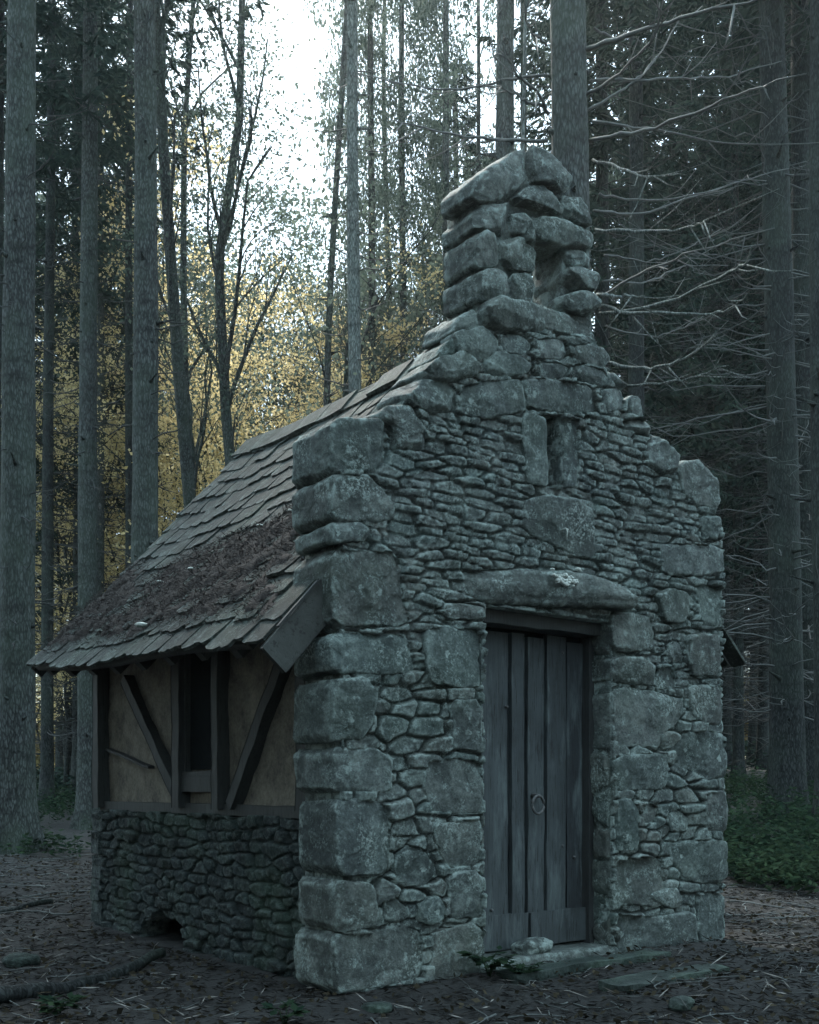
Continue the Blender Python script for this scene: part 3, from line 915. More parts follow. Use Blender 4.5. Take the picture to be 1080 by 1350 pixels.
for sd_ in (0, 1):
    for r in range(ROWS + 1):
        t0 = (r - .15) / ROWS; t1 = min(t0 + 1.75 / ROWS, 1.0)
        v = .10 + rr.uniform(0, .04) if t0 < .12 else .345
        vend = 3.68 + rr.uniform(-.03, .05)
        while v < vend - .05:
            w = rr.uniform(.1, .26)
            w = min(w, vend - v)
            ja, jb = rr.normal(size=2) * .006
            skew = rr.normal() * .01
            th = rr.uniform(.012, .022)
            lift = .012 + rr.uniform(0, .014)
            nx_ = 6; ny_ = 4
            aa = np.linspace(v + .003, v + w - .003, nx_ + 1); bb = np.linspace(0, 1, ny_ + 1)
            A, B = np.meshgrid(aa, bb, indexing='ij')
            ragged = (.0045 * fbm(np.stack([A * 22, A * 0 + r * 3.1, A * 0], -1), 7, 2)) * (1 - B)
            e_ = np.minimum(A - aa[0], aa[-1] - A); rc = -.006 * smooth01(1 - e_ / .03) * (1 - B) ** 4
            T = (t0 + ja * (1 - B)) + (t1 - t0) * B + ragged - rc + skew * (A - v)
            hh = lift * (1 - B) * 1.0 + .004 + .006 * fbm(np.stack([A * 5, B * 2 + r, A * 0], -1), 8, 2) * (1 - B)
            top = roofp(A + jb * B, T, sd_, hh + th); bot = roofp(A + jb * B, T, sd_, hh)
            n = ny_ + 1; i, j = np.meshgrid(np.arange(nx_), np.arange(ny_), indexing='ij'); k = (i * n + j)
            q = np.stack([k, k + n, k + n + 1, k + 1], -1).reshape(-1, 4)
            N = top.size // 3
            V = np.concatenate([top.reshape(-1, 3), bot.reshape(-1, 3)])
            e = [(a * n, (a + 1) * n, (a + 1) * n + N, a * n + N) for a in range(nx_)]
            e += [(b, b + 1, b + 1 + N, b + N) for b in range(ny_)]
            e += [(nx_ * n + b, nx_ * n + b + 1, nx_ * n + b + 1 + N, nx_ * n + b + N) for b in range(ny_)]
            mb.add(V, np.concatenate([q, q + N, np.array(e)]))
            v += w
mb.build('slate', M['slate'], roof, smooth=False)['kind'] = 'stuff'
mb = MB()
for k in range(10):    # ridge slabs
    a = .34 + k * .335; b = a + .35
    for s in (0, 1):
        A, B = np.meshgrid(np.linspace(a, b, 5), np.linspace(.93, 1.008, 4), indexing='ij')
        H = .05 + .008 * rr.normal() + .006 * fbm(np.stack([A * 4, B * 9, A * 0], -1), 2, 2)
        top = roofp(A, B, s, H); bot = roofp(A, B, s, H - .025)
        i, j = np.meshgrid(np.arange(4), np.arange(3), indexing='ij'); kk = i * 4 + j
        q = np.stack([kk, kk + 4, kk + 5, kk + 1], -1).reshape(-1, 4)
        e = [(x * 4, x * 4 + 4, x * 4 + 24, x * 4 + 20) for x in range(4)] + [(x, x + 1, x + 21, x + 20) for x in range(3)] + [(16 + x, 17 + x, 37 + x, 36 + x) for x in range(3)]
        mb.add(np.concatenate([top.reshape(-1, 3), bot.reshape(-1, 3)]), np.concatenate([q, q + 20, np.array(e)]))
mb.build('ridge_slab', M['slate'], roof, smooth=False)
# barge boards
for (v_, ta, tb, w_, s_) in ((.085, -.02, .2, .17, 0), (3.70, .0, .98, .1, 0), (3.70, .0, .98, .1, 1)):
    mb = MB()
    a = roofp(v_, ta, s_, -.06); b = roofp(v_, tb, s_, -.06)
    nrm = np.array([-.755 if s_ == 0 else .755, 0, .655])
    beam(mb, a, b, .03, w_, nrm, .004, 610, .05)
    mb.build('barge_board', M['barge'] if v_ < 1 else M['timber'], roof)
mb = MB()
a = roofp(.07, .03, 0, .035); b = roofp(.07, .15, 0, .035); beam(mb, a, b, .022, .012, np.array([-.755, 0, .655]), .003, 612)
mb.build('verge_strip', M['timber'], roof)
for v_ in np.linspace(.6, 3.5, 8):
    mb = MB(); beam(mb, roofp(v_, .01, 0, -.085), roofp(v_, .25, 0, -.085), .07, .07, np.array([-.755, 0, .655]), .004, int(v_ * 50))
    mb.build('rafter', M['timber'], roof)

# needles and moss lying on the roof
def dens(v, t):
    p = np.stack([v * 1.3, t * 3, 0 * v], -1)
    band = smooth01((t + .0) / .12) * smooth01((.68 - t + .1 * fbm(p * 1.3, 91, 2) - .05 * v) / .16)
    return band * (.86 + .6 * fbm(p * 1.9, 92, 3) + .35 * fbm(p * 7, 93, 2))
mb = MB()
vv = np.arange(.2, 3.66, .02); tt = np.arange(.005, .82, .0075)
A, B = np.meshgrid(vv, tt, indexing='ij')
D = dens(A, B)
pp = np.stack([A * 10, B * 28, 0 * A], -1)
H = -.014 + .062 * np.clip(D, 0, 1) + .016 * fbm(pp, 5, 4) * np.clip(D, 0, 1)
H = np.where(D < .12, -.03, H)
keep = (A > .36) | (B < .1)
n = len(tt); i, j = np.meshgrid(np.arange(len(vv) - 1), np.arange(n - 1), indexing='ij'); k = i * n + j
cm = keep[:-1, :-1] & (D[:-1, :-1] > .1)
mb.add(roofp(A, B, 0, H), np.stack([k, k + n, k + n + 1, k + 1], -1)[cm])
k = 26000
v_ = RNG.uniform(.3, 3.66, k); t_ = RNG.uniform(0, .85, k)
ok = (RNG.uniform(size=k) < np.clip(dens(v_, t_), 0, 1) * 1.1 + .02) & ((v_ > .38) | (t_ < .1))
v_, t_ = v_[ok], t_[ok]
h_ = .012 + .06 * np.clip(dens(v_, t_), 0, 1)
P = roofp(v_, t_, 0, h_); D = RNG.normal(size=P.shape); D[:, 2] *= .7; D[:, 0] -= .2
slivers(mb, P, D, RNG.uniform(.02, .06, len(P)), RNG.uniform(.003, .007, len(P)))
lit = mb.build('roof_litter', M['litter'], None)
tag(lit, 'brown needles and moss lying on the slate roof', 'needle litter', kind='stuff')
lit.matrix_world = house.matrix_world.copy() if False else lit.matrix_world
lit.location = house.location; lit.rotation_euler = house.rotation_euler

def rock(name, loc, s, seed, mat, label, cat, rz=0, group=None):
    mb = MB(); n, m = 28, 18
    th, ph = np.meshgrid(np.linspace(0, 2 * np.pi, n, endpoint=False), np.linspace(0, np.pi, m), indexing='ij')
    d = np.stack([np.cos(th) * np.sin(ph), np.sin(th) * np.sin(ph), np.cos(ph)], -1)
    r = 1 + .16 * fbm(d * 1.6 + seed, seed, 3)
    V = np.sign(d) * np.abs(d) ** .85 * r[..., None] * np.array(s)
    i, j = np.meshgrid(np.arange(n), np.arange(m - 1), indexing='ij')
    k = i * m + j; k2 = ((i + 1) % n) * m + j
    mb.add(V, np.stack([k, k + 1, k2 + 1, k2], -1))
    o = mb.build(name, mat); o.location = loc; o.rotation_euler = (0, 0, rz)
    return tag(o, label, cat, group)
def hw(u, v, z): return (P1[0] + U[0] * u + Vv[0] * v, P1[1] + U[1] * u + Vv[1] * v, z)
rock('stone', hw(1.37, .035, .10), (.125, .075, .058), 3, M['stone'], 'rounded pale stone lying on the doorstep against the plank door', 'stone', .6)
for i, (v_, t_, s_) in enumerate([(.55, .28, .035), (1.5, .42, .02), (2.1, .32, .018), (2.5, .3, .018), (1.95, .1, .032), (1.2, .44, .016)]):
    p = roofp(v_, t_, 0, .065)
    w = hw(p[0], p[1], p[2])
    lab = ['largest pale stone chip on the roof near the gable', 'pale chip in the middle of the mossy roof', 'small pale chip left of the middle of the mossy roof', 'leftmost small pale chip on the mossy roof', 'pale chip lying by the lower edge of the roof', 'small pale chip highest on the brown needles of the roof'][i]
    rock('stone_chip', w, (s_ * 1.3, s_, s_ * .5), 20 + i, M['pale'], lab, 'stone chip', i)

# ------------------------------------------------------------------ trees
def trunk_mesh(r0, h, lean=(0, 0), seed=0, r_top=.35, curve=.0, knots=40, n=26, zres=.25, flare=.6, name='trunk', mat='bark', z0=-.4):
    mb = MB()
    zs = np.arange(z0, h + .01, zres)
    a = np.linspace(0, 2 * np.pi, n, endpoint=False)
    Zg, Ag = np.meshgrid(zs, a, indexing='ij')
    f = np.clip(Zg / h, 0, 1)
    R = r0 * (1 - (1 - r_top) * f) * (1 + flare * np.exp(-np.maximum(Zg, 0) / .35) * (1 + .5 * np.sin(Ag * 5 + seed)))
    p = np.stack([np.cos(Ag) * 1.2 + seed, np.sin(Ag) * 1.2, Zg * .9], -1)
    R = R * (1 + .05 * fbm(p, seed, 3) + .02 * fbm(p * 5, seed + 3, 2))
    cx = lean[0] * Zg + curve * np.sin(Zg * .35 + seed); cy = lean[1] * Zg + curve * np.cos(Zg * .3 + seed * 2)
    V = np.stack([cx + R * np.cos(Ag), cy + R * np.sin(Ag), Zg], -1)
    i, j = np.meshgrid(np.arange(len(zs) - 1), np.arange(n), indexing='ij')
    k = i * n + j; k2 = i * n + (j + 1) % n
    mb.add(V, np.stack([k, k2, k2 + n, k + n], -1))
    rk = np.random.default_rng(seed + 5)
    for q in range(knots):       # snapped-off branch stubs
        z = rk.uniform(.8, min(h, 14)); t = rk.uniform(0, 6.28)
        rr_ = r0 * (1 - (1 - r_top) * z / h)
        c = np.array([lean[0] * z + curve * math.sin(z * .35 + seed), lean[1] * z + curve * math.cos(z * .3 + seed * 2), z])
        d = np.array([math.cos(t), math.sin(t), rk.uniform(-.3, .3)])
        L = rk.uniform(.02, .09) if rk.random() < .8 else rk.uniform(.1, .35); w = rk.uniform(.008, .018) + r0 * .03
        tube(mb, [c + d * rr_ * .85, c + d * (rr_ + L * .4), c + d * (rr_ + L)], [w * 1.8, w, w * .6], 6)
    return mb.mesh(name, M[mat])

def curve_branch(p0, az, L, elev, droop, up, rk, seg=7):
    """a bough that leaves level, sags and lifts its tip"""
    t = np.linspace(0, 1, seg)
    d = np.array([math.cos(az), math.sin(az)])
    side_ = np.array([-d[1], d[0]])
    wob = rk.normal() * .12 * L
    xy = d * (t * L)[:, None] + side_ * (wob * t * t + rk.normal() * .03 * L * np.sin(t * 5))[:, None]
    z = L * (math.tan(elev) * t - droop * t * (1 - .2 * t) + up * t ** 3)
    kink = rk.normal(size=(seg, 3)) * .022 * L; kink[0] = 0
    return np.concatenate([xy, z[:, None]], 1) + kink + p0

def dead_branches(seed, n=110, z0=1.6, z1=15, Lm=2.2, r0=.2, twigs=5, mat='twig_dark', lean=(0, 0), thick=1.0):
    mb = MB(); rk = np.random.default_rng(seed)
    for i in range(n):
        z = rk.uniform(z0, z1); az = rk.uniform(0, 6.28)
        L = Lm * rk.uniform(.35, 1.15)
        p = curve_branch(np.array([lean[0] * z, lean[1] * z, z]) + r0 * .7 * np.array([math.cos(az), math.sin(az), 0]), az, L, rk.uniform(-.1, .25), rk.uniform(.1, .5), rk.uniform(.1, .55), rk)
        w = rk.uniform(.008, .017) * thick
        tube(mb, p, np.linspace(w, w * .22, len(p)), 4, cap=False)
        for k in range(rk.integers(0, twigs + 1)):
            f = rk.uniform(.25, .95); c = p[min(int(f * 6), 5)] * (1 - (f * 6 % 1)) + p[min(int(f * 6) + 1, 6)] * (f * 6 % 1)
            a2 = az + rk.choice([-1, 1]) * rk.uniform(.4, 1.1); l2 = L * rk.uniform(.12, .4)
            q = curve_branch(c, a2, l2, rk.uniform(-.5, .3), .2, .3, rk, 4)
            tube(mb, q, np.linspace(w * .5, w * .12, 4), 3, cap=False)
    return mb.mesh('dead_branches', M[mat])

def spruce_crown(seed, z0, z1, R, n=120, dens_=46, droop=.3):
    mb = MB(); rk = np.random.default_rng(seed); Ps, Ds, Ls, Ws = [], [], [], []
    for i in range(n):
        f = (i + rk.uniform(-.5, .5)) / n; z = z0 + (z1 - z0) * f; az = i * 2.4 + rk.normal() * .4
        L = R * (1 - f) ** .75 * rk.uniform(.6, 1.1) * (min(1, .55 + f * 3)) + .25
        p = curve_branch(np.array([0, 0, z]), az, L, .1 + .35 * f, droop * rk.uniform(.8, 1.6), .3, rk)
        tube(mb, p, np.linspace(.022, .004, len(p)), 3, cap=False)
        k = int(dens_ * (.4 + L / R))
        t = rk.uniform(.12, 1, k) ** .8; x = t * 6; a = np.minimum(x.astype(int), 5); c = p[a] + (p[a + 1] - p[a]) * (x - a)[:, None]
        d = np.array([math.cos(az), math.sin(az), 0]); s_ = np.array([-d[1], d[0], 0])
        sg = rk.choice([-1, 1], k)[:, None]
        D = d * rk.uniform(.2, .9, (k, 1)) + s_ * sg * rk.uniform(.2, 1, (k, 1)) + np.array([0, 0, -1]) * rk.uniform(.1, 1.1, (k, 1))
        Ps.append(c); Ds.append(D); Ls.append(rk.uniform(.14, .42, k) * (1.1 - .4 * t)); Ws.append(rk.uniform(.035, .085, k))
        # shorter secondary sprays off the first ones
        D1 = D / np.linalg.norm(D, axis=1)[:, None]
        c2 = c + D1 * (Ls[-1] * rk.uniform(.3, .9, k))[:, None]
        Ps.append(c2); Ds.append(D1 + rk.normal(size=(k, 3)) * .55); Ls.append(rk.uniform(.08, .22, k)); Ws.append(rk.uniform(.03, .06, k))
    slivers(mb, np.concatenate(Ps), np.concatenate(Ds), np.concatenate(Ls), np.concatenate(Ws))
    return mb.mesh('crown', M['spruce'])

def leafy_tree(seed, h, spread, nleaf, first=.3, lsize=.075, r0=.12, mat='leaf', bark='bark_dark', forks=2, clump=.45, limbs=10, ll=1.0):
    """returns (trunk+limbs mesh, leaves mesh)"""
    rk = np.random.default_rng(seed); wood = MB(); tips = []
    def grow(p, d, L, r, lev):
        n = 7; pts = [p]; dd = d.copy()
        for i in range(n - 1):
            dd = dd + rk.normal(size=3) * (.07 if lev == 0 else .16); dd[2] += .05 if lev else .0
            dd /= np.linalg.norm(dd); pts.append(pts[-1] + dd * L / (n - 1))
        pts = np.array(pts)
        tube(wood, pts, np.linspace(r, r * (.42 if lev == 0 else .3), n), 8 if lev == 0 else (5 if lev == 1 else 3), cap=False)
        if lev >= 2:
            for f in (2, 3, 4, 5, 6): tips.append((pts[f], L))
        if lev < 3:
            k = [limbs, 5, 3][lev]
            for i in range(k):
                f = rk.uniform(first if lev == 0 else .25, 1); x = f * (n - 1); a = min(int(x), n - 2)
                c = pts[a] + (pts[a + 1] - pts[a]) * (x - a)
                az = rk.uniform(0, 6.28); e = rk.uniform(.35, .9)
                d2 = dd * e + np.array([math.cos(az), math.sin(az), rk.uniform(-.1, .5)]) * (1 - e * .4) * spread
                d2 /= np.linalg.norm(d2)
                grow(c, d2, L * (ll if lev == 0 else 1) * rk.uniform(.28, .5) * (1.15 - .4 * f if lev == 0 else 1), r * (1 - .55 * f) * .5, lev + 1)
    for q in range(forks):
        d = np.array([rk.normal() * .06, rk.normal() * .06, 1.0])
        grow(np.array([rk.normal() * .08 * (q > 0), rk.normal() * .08 * (q > 0), -.2]), d, h * rk.uniform(.85, 1.0), r0 * (1 if q == 0 else .75), 0)
    T = np.array([t[0] for t in tips]); T = T[rk.uniform(size=len(T)) < .55]; lm = MB()
    wt = rk.uniform(size=len(T)) ** 3; idx = rk.choice(len(T), nleaf, p=wt / wt.sum())
    P = T[idx] + rk.normal(size=(nleaf, 3)) * clump * np.array([1, 1, .6])
    D = rk.normal(size=(nleaf, 3)); D[:, 2] -= .3
    N = rk.normal(size=(nleaf, 3)) * .7; N[:, 2] += .8
    s = rk.uniform(.6, 1.3, nleaf)
    slivers(lm, P, D, lsize * s * 1.3, lsize * s * .85, N)
    return wood.mesh('trunk', M[bark]), lm.mesh('crown', M[mat])

def tree_root(name, x, y, rz, label, cat, group=None, sc=1.0):
    o = empty(name, (x, y, float(ground_z(x, y))), rz); o.scale = (sc, sc, sc)
    return tag(o, label, cat, group)

def px_x(p, d): return (p - 540) / F * d

SP_CROWN = [spruce_crown(50 + i, 9.5, 24, 3.3, 100, 60) for i in range(2)]
SP_LOW = [spruce_crown(60 + i, 1.2 + i, 17 + i, 2.6, 170, 60, .35) for i in range(3)]
DEAD = [dead_branches(70 + i, 150, 1.3, 13, 2.4, .15, 6) for i in range(3)]
DEAD_FEW = [dead_branches(80 + i, 60, 2.0, 13, 1.6, .12, 4) for i in range(2)]

GREY = [leafy_tree(310 + i, 16 + i, .9, 15000, .25, .1, .11, 'leaf', 'bark_dark', 1 + i % 2, .3) for i in range(3)]
GREYC = [q[1] for q in GREY]

# the trunks one can tell apart: photo x at the foot, photo x at the top edge, width, distance, bark, branches, label
T = [
 (18, 31, 47, 13.9, 'bark', 1, 'thick grey spruce trunk at the far left, nearest the camera on that side'),
 (61, 68, 17, 24, 'bark_dark', 2, 'thin dark spruce trunk just right of the thick leftmost trunk'),
 (116, 118, 27, 19, 'bark', 1, 'grey spruce trunk rising behind the far end of the eave'),
 (133, 131, 12, 27, 'bark', 2, 'thin trunk half hidden behind a thicker grey trunk left of the roof'),
 (190, 190, 37, 15.5, 'bark', 1, 'thick pale grey spruce trunk rising behind the left slope of the roof'),
 (169, 172, 13, 25, 'bark_dark', 1, 'slim trunk touching the left side of the thick trunk behind the roof slope'),
 (472, 465, 20, 18, 'bark_pale', 1, 'pale straight smooth trunk standing behind the gable coping left of the bell niche'),
 (425, 452, 11, 20, 'bark', 0, 'slim trunk leaning right, left of the pale straight trunk behind the ridge'),
 (492, 488, 13, 27, 'bark_dark', 2, 'dark slim trunk directly right of the pale straight trunk'),
 (506, 512, 11, 30, 'bark_dark', 2, 'second slim trunk right of the pale straight trunk, slightly leaning right'),
 (534, 530, 13, 28, 'bark', 2, 'slim grey trunk midway between the pale trunk and the bell niche'),
 (592, 588, 14, 26, 'bark', 2, 'grey trunk rising behind the left edge of the bell niche'),
 (632, 630, 10, 31, 'bark_dark', 2, 'very slim dark trunk above the left shoulder of the bell niche'),
 (668, 667, 33, 17.5, 'bark', 0, 'medium grey trunk rising behind the peak of the bell niche'),
 (690, 689, 13, 25, 'bark_dark', 2, 'thin dark trunk close beside the grey trunk behind the peak of the bell niche'),
 (771, 747, 56, 11.0, 'bark', 0, 'thickest trunk, close behind the right side of the bell niche, with long dead boughs'),
 (838, 838, 24, 18.5, 'bark_dark', 1, 'dark straight trunk right of the thickest trunk above the right coping'),
 (803, 797, 13, 28, 'bark_dark', 1, 'thin dark trunk in the gap right of the thickest trunk'),
 (1040, 1017, 43, 16.0, 'bark_dark', 3, 'dark thick trunk with many dead boughs, left of the pair at the right edge'),
 (1066, 1056, 33, 18.0, 'bark_dark', 3, 'dark trunk with dead boughs right of the thick branchy one near the right edge'),
 (1090, 1080, 30, 14.5, 'bark_dark', 0, 'trunk cut by the right edge of the picture'),
 (-14, -4, 26, 19, 'bark_dark', 1, 'dark trunk cut by the left edge of the picture'),
 (890, 886, 13, 30, 'bark_dark', 3, 'slim dark spruce with dead boughs above the right coping stones'),
 (975, 968, 14, 26, 'bark_dark', 3, 'slim dark spruce with dead boughs just right of the right wall corner'),
 (936, 930, 11, 34, 'bark_dark', 3, 'distant dark spruce above the large rounded stone of the right coping'),
 (95, 97, 10, 34, 'bark_dark', 2, 'distant thin trunk between the two leftmost pairs of trunks'),
]
for i, (xb, xt, w, d, bk, br, lab) in enumerate(T):
    x = px_x(xb, d); ztop = 1 + HZ / F * d
    lean = ((xt - xb) / F * d / ztop, 0)
    r = w / F * d / 2
    mid = d > 24 and 400 < xb < 700
    rt = tree_root('broadleaf_tree' if mid else 'spruce_tree', x, d, 0, lab, 'tree')
    h = 24.0
    me = trunk_mesh(r * 1.04, h, lean, i + 1, .42, .02 if i not in (7, 9) else .12, 46 if d < 22 else 22, 30 if d < 20 else 16, mat=bk)
    link('trunk', me, rt)
    if br in (1, 2):
        o = link('dead_branches', DEAD_FEW[i % 2] if br == 1 else DEAD[i % 3], rt); o.rotation_euler = (0, lean[0], i * 2.1)
        if br == 1: o.scale = (.8, .8, 1)
    if br == 3:
        me = dead_branches(200 + i, 190, 1.4, 15, 2.6, r, 6, 'twig_dark' if i % 2 else 'twig', lean)
        link('dead_branches', me, rt)
    if mid:
        o = link('crown', GREYC[i % 3], rt); o.rotation_euler = (0, 0, i * 1.3); o.scale = (.55, .55, 1.15); o.location = (0, 0, 1)
    if d <= 24 and (xb > 800 or xb < 140):  # high crowns added to block overhead sky above these trees
        o = link('crown', SP_CROWN[i % 2], rt); o.rotation_euler = (0, lean[0], i * 1.3); o.location = (0, 0, 3.0)
    if d > 24 and not 400 < xb < 700:
        o = link('crown', SP_CROWN[i % 2], rt); o.rotation_euler = (0, lean[0], i * 1.3)
        o.location = (0, 0, 3.0 + (i % 3) * 1.2)

# long dead boughs of the thickest trunk, and of the one left of it
thick = [o for o in COL.objects if o.get('label', '').startswith('thickest')][0]
def pbough(pts, w, root, d0, dd, mat, seed):
    rk = np.random.default_rng(seed)
    P = []
    for k, (a, b) in enumerate(pts):
        d = d0 + dd * k / (len(pts) - 1)
        P.append((px_x(a, d), d, 1 + (HZ - b) / F * d))
    P = np.array(P); t = np.linspace(0, len(P) - 1, 18); k = np.minimum(t.astype(int), len(P) - 2); f = (t - k)[:, None]
    Pp = np.concatenate([[2 * P[0] - P[1]], P, [2 * P[-1] - P[-2]]])
    a, b, c, e = Pp[k], Pp[k + 1], Pp[k + 2], Pp[k + 3]
    C = .5 * (2 * b + (c - a) * f + (2 * a - 5 * b + 4 * c - e) * f * f + (3 * b - a - 3 * c + e) * f ** 3)
    C = C + rk.normal(size=C.shape) * .008
    mb = MB(); ww = w / F * d0 / 2
    tube(mb, C, np.linspace(ww, ww * .3, len(C)), 6)
    for q in range(rk.integers(3, 8)):
        s = rk.integers(4, 17); dr = C[min(s + 1, 17)] - C[s - 1]; dr /= np.linalg.norm(dr)
        dr = dr + rk.normal(size=3) * .6; dr /= np.linalg.norm(dr); L = rk.uniform(.15, .7)
        q_ = [C[s], C[s] + dr * L * .5 + [0, 0, -.02], C[s] + dr * L + [0, 0, rk.uniform(-.05, .1)]]
        tube(mb, q_, [ww * .45, ww * .3, ww * .12], 4)
    o = mb.build('dead_bough', M[mat], root)
    o.location = (-root.location.x, -root.location.y, -root.location.z)
BOUGHS = [  # paler bark on some boughs paints them as lit
 ([(772,66),(850,38),(930,15),(1020,-6)], 7, -1.5, 'twig'), ([(768,128),(815,98),(860,52),(885,5)], 5, -1, 'twig'),
 ([(772,146),(830,112),(870,70),(900,20)], 4, .6, 'twig'), ([(780,106),(880,104),(950,102),(1030,80)], 4, 1.2, 'twig'),
 ([(778,183),(860,170),(960,130),(1062,96)], 5, -2.0, 'twig'), ([(782,160),(830,166),(870,172),(950,188),(1080,188)], 4, -.5, 'twig'),
 ([(783,278),(850,280),(940,250),(1040,222)], 4, 1.0, 'twig'), ([(785,303),(860,305),(905,300),(934,288)], 5, -1.6, 'bark_pale'),
 ([(788,416),(880,398),(955,362),(984,345),(990,326)], 5.5, -2.2, 'bark_pale'), ([(790,402),(835,412),(920,414),(960,408),(985,388)], 5, -1.8, 'bark_pale'),
 ([(800,478),(855,486),(905,470),(943,444)], 5.5, -1.6, 'bark_pale'), ([(815,508),(870,505),(920,496),(960,480)], 4, -.6, 'bark_pale'),
 ([(785,398),(850,358),(920,330),(1020,300)], 4, -1.4, 'twig'), ([(782,212),(820,222),(850,232),(905,228)], 4, -1.6, 'bark_pale'),
 ([(724,150),(706,120),(680,95),(664,62),(666,44)], 5, -.8, 'twig'), ([(722,186),(650,183),(590,176),(520,160)], 5, -1.0, 'twig'),
 ([(722,96),(660,108),(600,118),(540,112),(470,96)], 4, .5, 'twig'), ([(722,140),(690,132),(650,108)], 5, -.6, 'twig'),
 ([(790,255),(830,262),(900,262),(970,240),(1010,238)], 3.5, .8, 'twig'), ([(795,335),(850,345),(900,330),(950,300)], 3, .2, 'twig'),
 ([(795,370),(850,372),(900,352),(960,350)], 3, 1.2, 'twig'), ([(785,40),(820,50),(880,30),(960,50)], 3.5, .8, 'twig'),
 ([(798,430),(850,442),(890,436),(930,415)], 3, .4, 'twig'), ([(722,60),(700,40),(690,10)], 4, -.4, 'twig'),
 ([(788,388),(815,390),(850,390)], 5, -1.8, 'bark_pale'),
]
for i, (p, w, dd, m) in enumerate(BOUGHS): pbough(p, w, thick, 10.95, dd, m, i + 5)
# the bare sapling like a rod right behind the bell niche
rt = tree_root('bare_sapling', px_x(692, 11.5), 11.5, 0, 'thin straight bare stem standing like a rod behind the bell niche peak', 'sapling')
mb = MB(); zz = np.linspace(-.3, 11, 24); tube(mb, np.stack([.03 * np.sin(zz * .7), 0 * zz, zz], -1), np.linspace(.03, .016, 24), 8)
mb.build('trunk', M['bark_pale'], rt)

# broadleaved trees: the pair in the bright gap, and grey-green ones
def leafy(name, px_, d, meshes, rz, label, cat, group=None, sc=1.0):
    rt = tree_root(name, px_x(px_, d), d, rz, label, cat, group, sc)
    link('trunk', meshes[0], rt); link('crown', meshes[1], rt); return rt
PAIR = leafy_tree(301, 18, .16, 6500, .3, .06, .15, 'leaf', 'bark', 2, .4, 8, .6)
PAIR2 = leafy_tree(304, 19, .16, 6500, .3, .06, .15, 'leaf', 'bark', 1, .4, 10, .6)
leafy('broadleaf_tree', 292, 21, PAIR, .3, 'left of two slender broadleaved trees forking against the bright sky', 'tree')
leafy('broadleaf_tree', 314, 21.6, PAIR2, 2.0, 'right of two slender broadleaved trees forking against the bright sky', 'tree')
SLIM = leafy_tree(303, 11, .4, 2600, .25, .08, .07, 'leaf', 'bark_dark', 2, .4)
leafy('broadleaf_tree', 345, 20, SLIM, 1.0, 'small thin tree with twisting stem right of the slender pair', 'tree')
YEL = [leafy_tree(320 + i, 12 + 1.5 * i, .9, 13000, .12, .075, .08, 'autumn', 'bark_dark', 2, .3) for i in range(3)]
rk = np.random.default_rng(99)
for i, (p, d) in enumerate([(228, 38), (385, 40), (300, 36), (345, 38), (265, 42), (330, 50), (415, 34), (390, 48), (440, 40), (490, 36), (520, 44), (560, 34), (610, 40), (160, 40), (90, 44), (650, 46)]):
    leafy('broadleaf_tree', p, d, GREY[i % 3], i * 1.7, 'airy grey-green broadleaved tree in the backlit wood behind the roof ridge', 'tree', 'grey-green trees in the backlit wood', .95 + .2 * rk.random())
for i, (p, d) in enumerate([(548, 27), (325, 26), (222, 26), (235, 29), (395, 30), (275, 31), (345, 29), (85, 30), (155, 28), (310, 34), (30, 32), (210, 33), (575, 33), (120, 36), (430, 35), (255, 38), (370, 38), (60, 42), (460, 42)]):
    leafy('autumn_tree', p, d, YEL[i % 3], i * 2.3, 'low yellow-leaved tree glowing in the backlit wood behind the cottage', 'tree', 'yellow-leaved understorey trees', .74 + .26 * rk.random())

# spruces of the wood behind
BGT = [trunk_mesh(.16, 21, (0, 0), 400 + i, .35, .04, 10, 10, .8, mat='bark_dark') for i in range(3)]
def bg_spruce(p, d, i, group, label, low):
    rt = tree_root('spruce_tree', px_x(p, d), d, i * 1.9, label, 'tree', group, .85 + .4 * rk.random())
    link('trunk', BGT[i % 3], rt)
    link('dead_branches', DEAD[i % 3], rt)
    o = link('crown', SP_LOW[i % 3] if low else SP_CROWN[i % 2], rt)
    if low: o.location = (0, 0, low)
for i in range(8):
    p = [-40, 0, 35, 80, 105, 145, 165, 205, 20, 60, 125, 185, 235, -20, 90, 150, 50][i]; d = 26 + (i * 7.3) % 26
    bg_spruce(p, d, i, 'dark spruces behind the left trunks', 'dark spruce with drooping boughs among the trunks on the left', 2.5 + (i % 3) * 1.8)
for i in range(24):
    p = 790 + (i * 57.3) % 350 + rk.uniform(-8, 8); d = 21 + (i * 9.7) % 34
    bg_spruce(p, d, i, 'dark spruces of the wood on the right', 'dark close-grown spruce in the shaded wood on the right', 2.2 + (i % 4) * 1.3)
for i in range(26):
    p = 948 + (i * 23.7) % 190; d = 36 + (i * 5.3) % 26
    bg_spruce(p, d, i + 3, 'dark spruces of the wood on the right', 'dark close-grown spruce in the shaded wood on the right', 0)
for i in range(2):
    p = 600 + (i * 31.7) % 230; d = 32 + (i * 5.9) % 22
    bg_spruce(p, d, i + 9, 'spruces behind the bell niche', 'slim distant spruce in the wood behind the bell niche', 3.5 + (i % 3) * 2)
# unseen young spruces added beside and behind the camera to block low light
for i in range(24):
    a = math.radians(58 + i * 244 / 23); d = 8.0 + (i * 3.7) % 5
    x, y = math.sin(a) * d, math.cos(a) * d
    rt = tree_root('blocker_spruce', x, y, i * 1.1, 'unseen young spruce added around the clearing to block low light', 'tree', 'added light-blocking spruces around the clearing', .62 + .12 * ((i * 5) % 3))
    link('trunk', BGT[i % 3], rt); o = link('crown', SP_LOW[i % 3], rt)

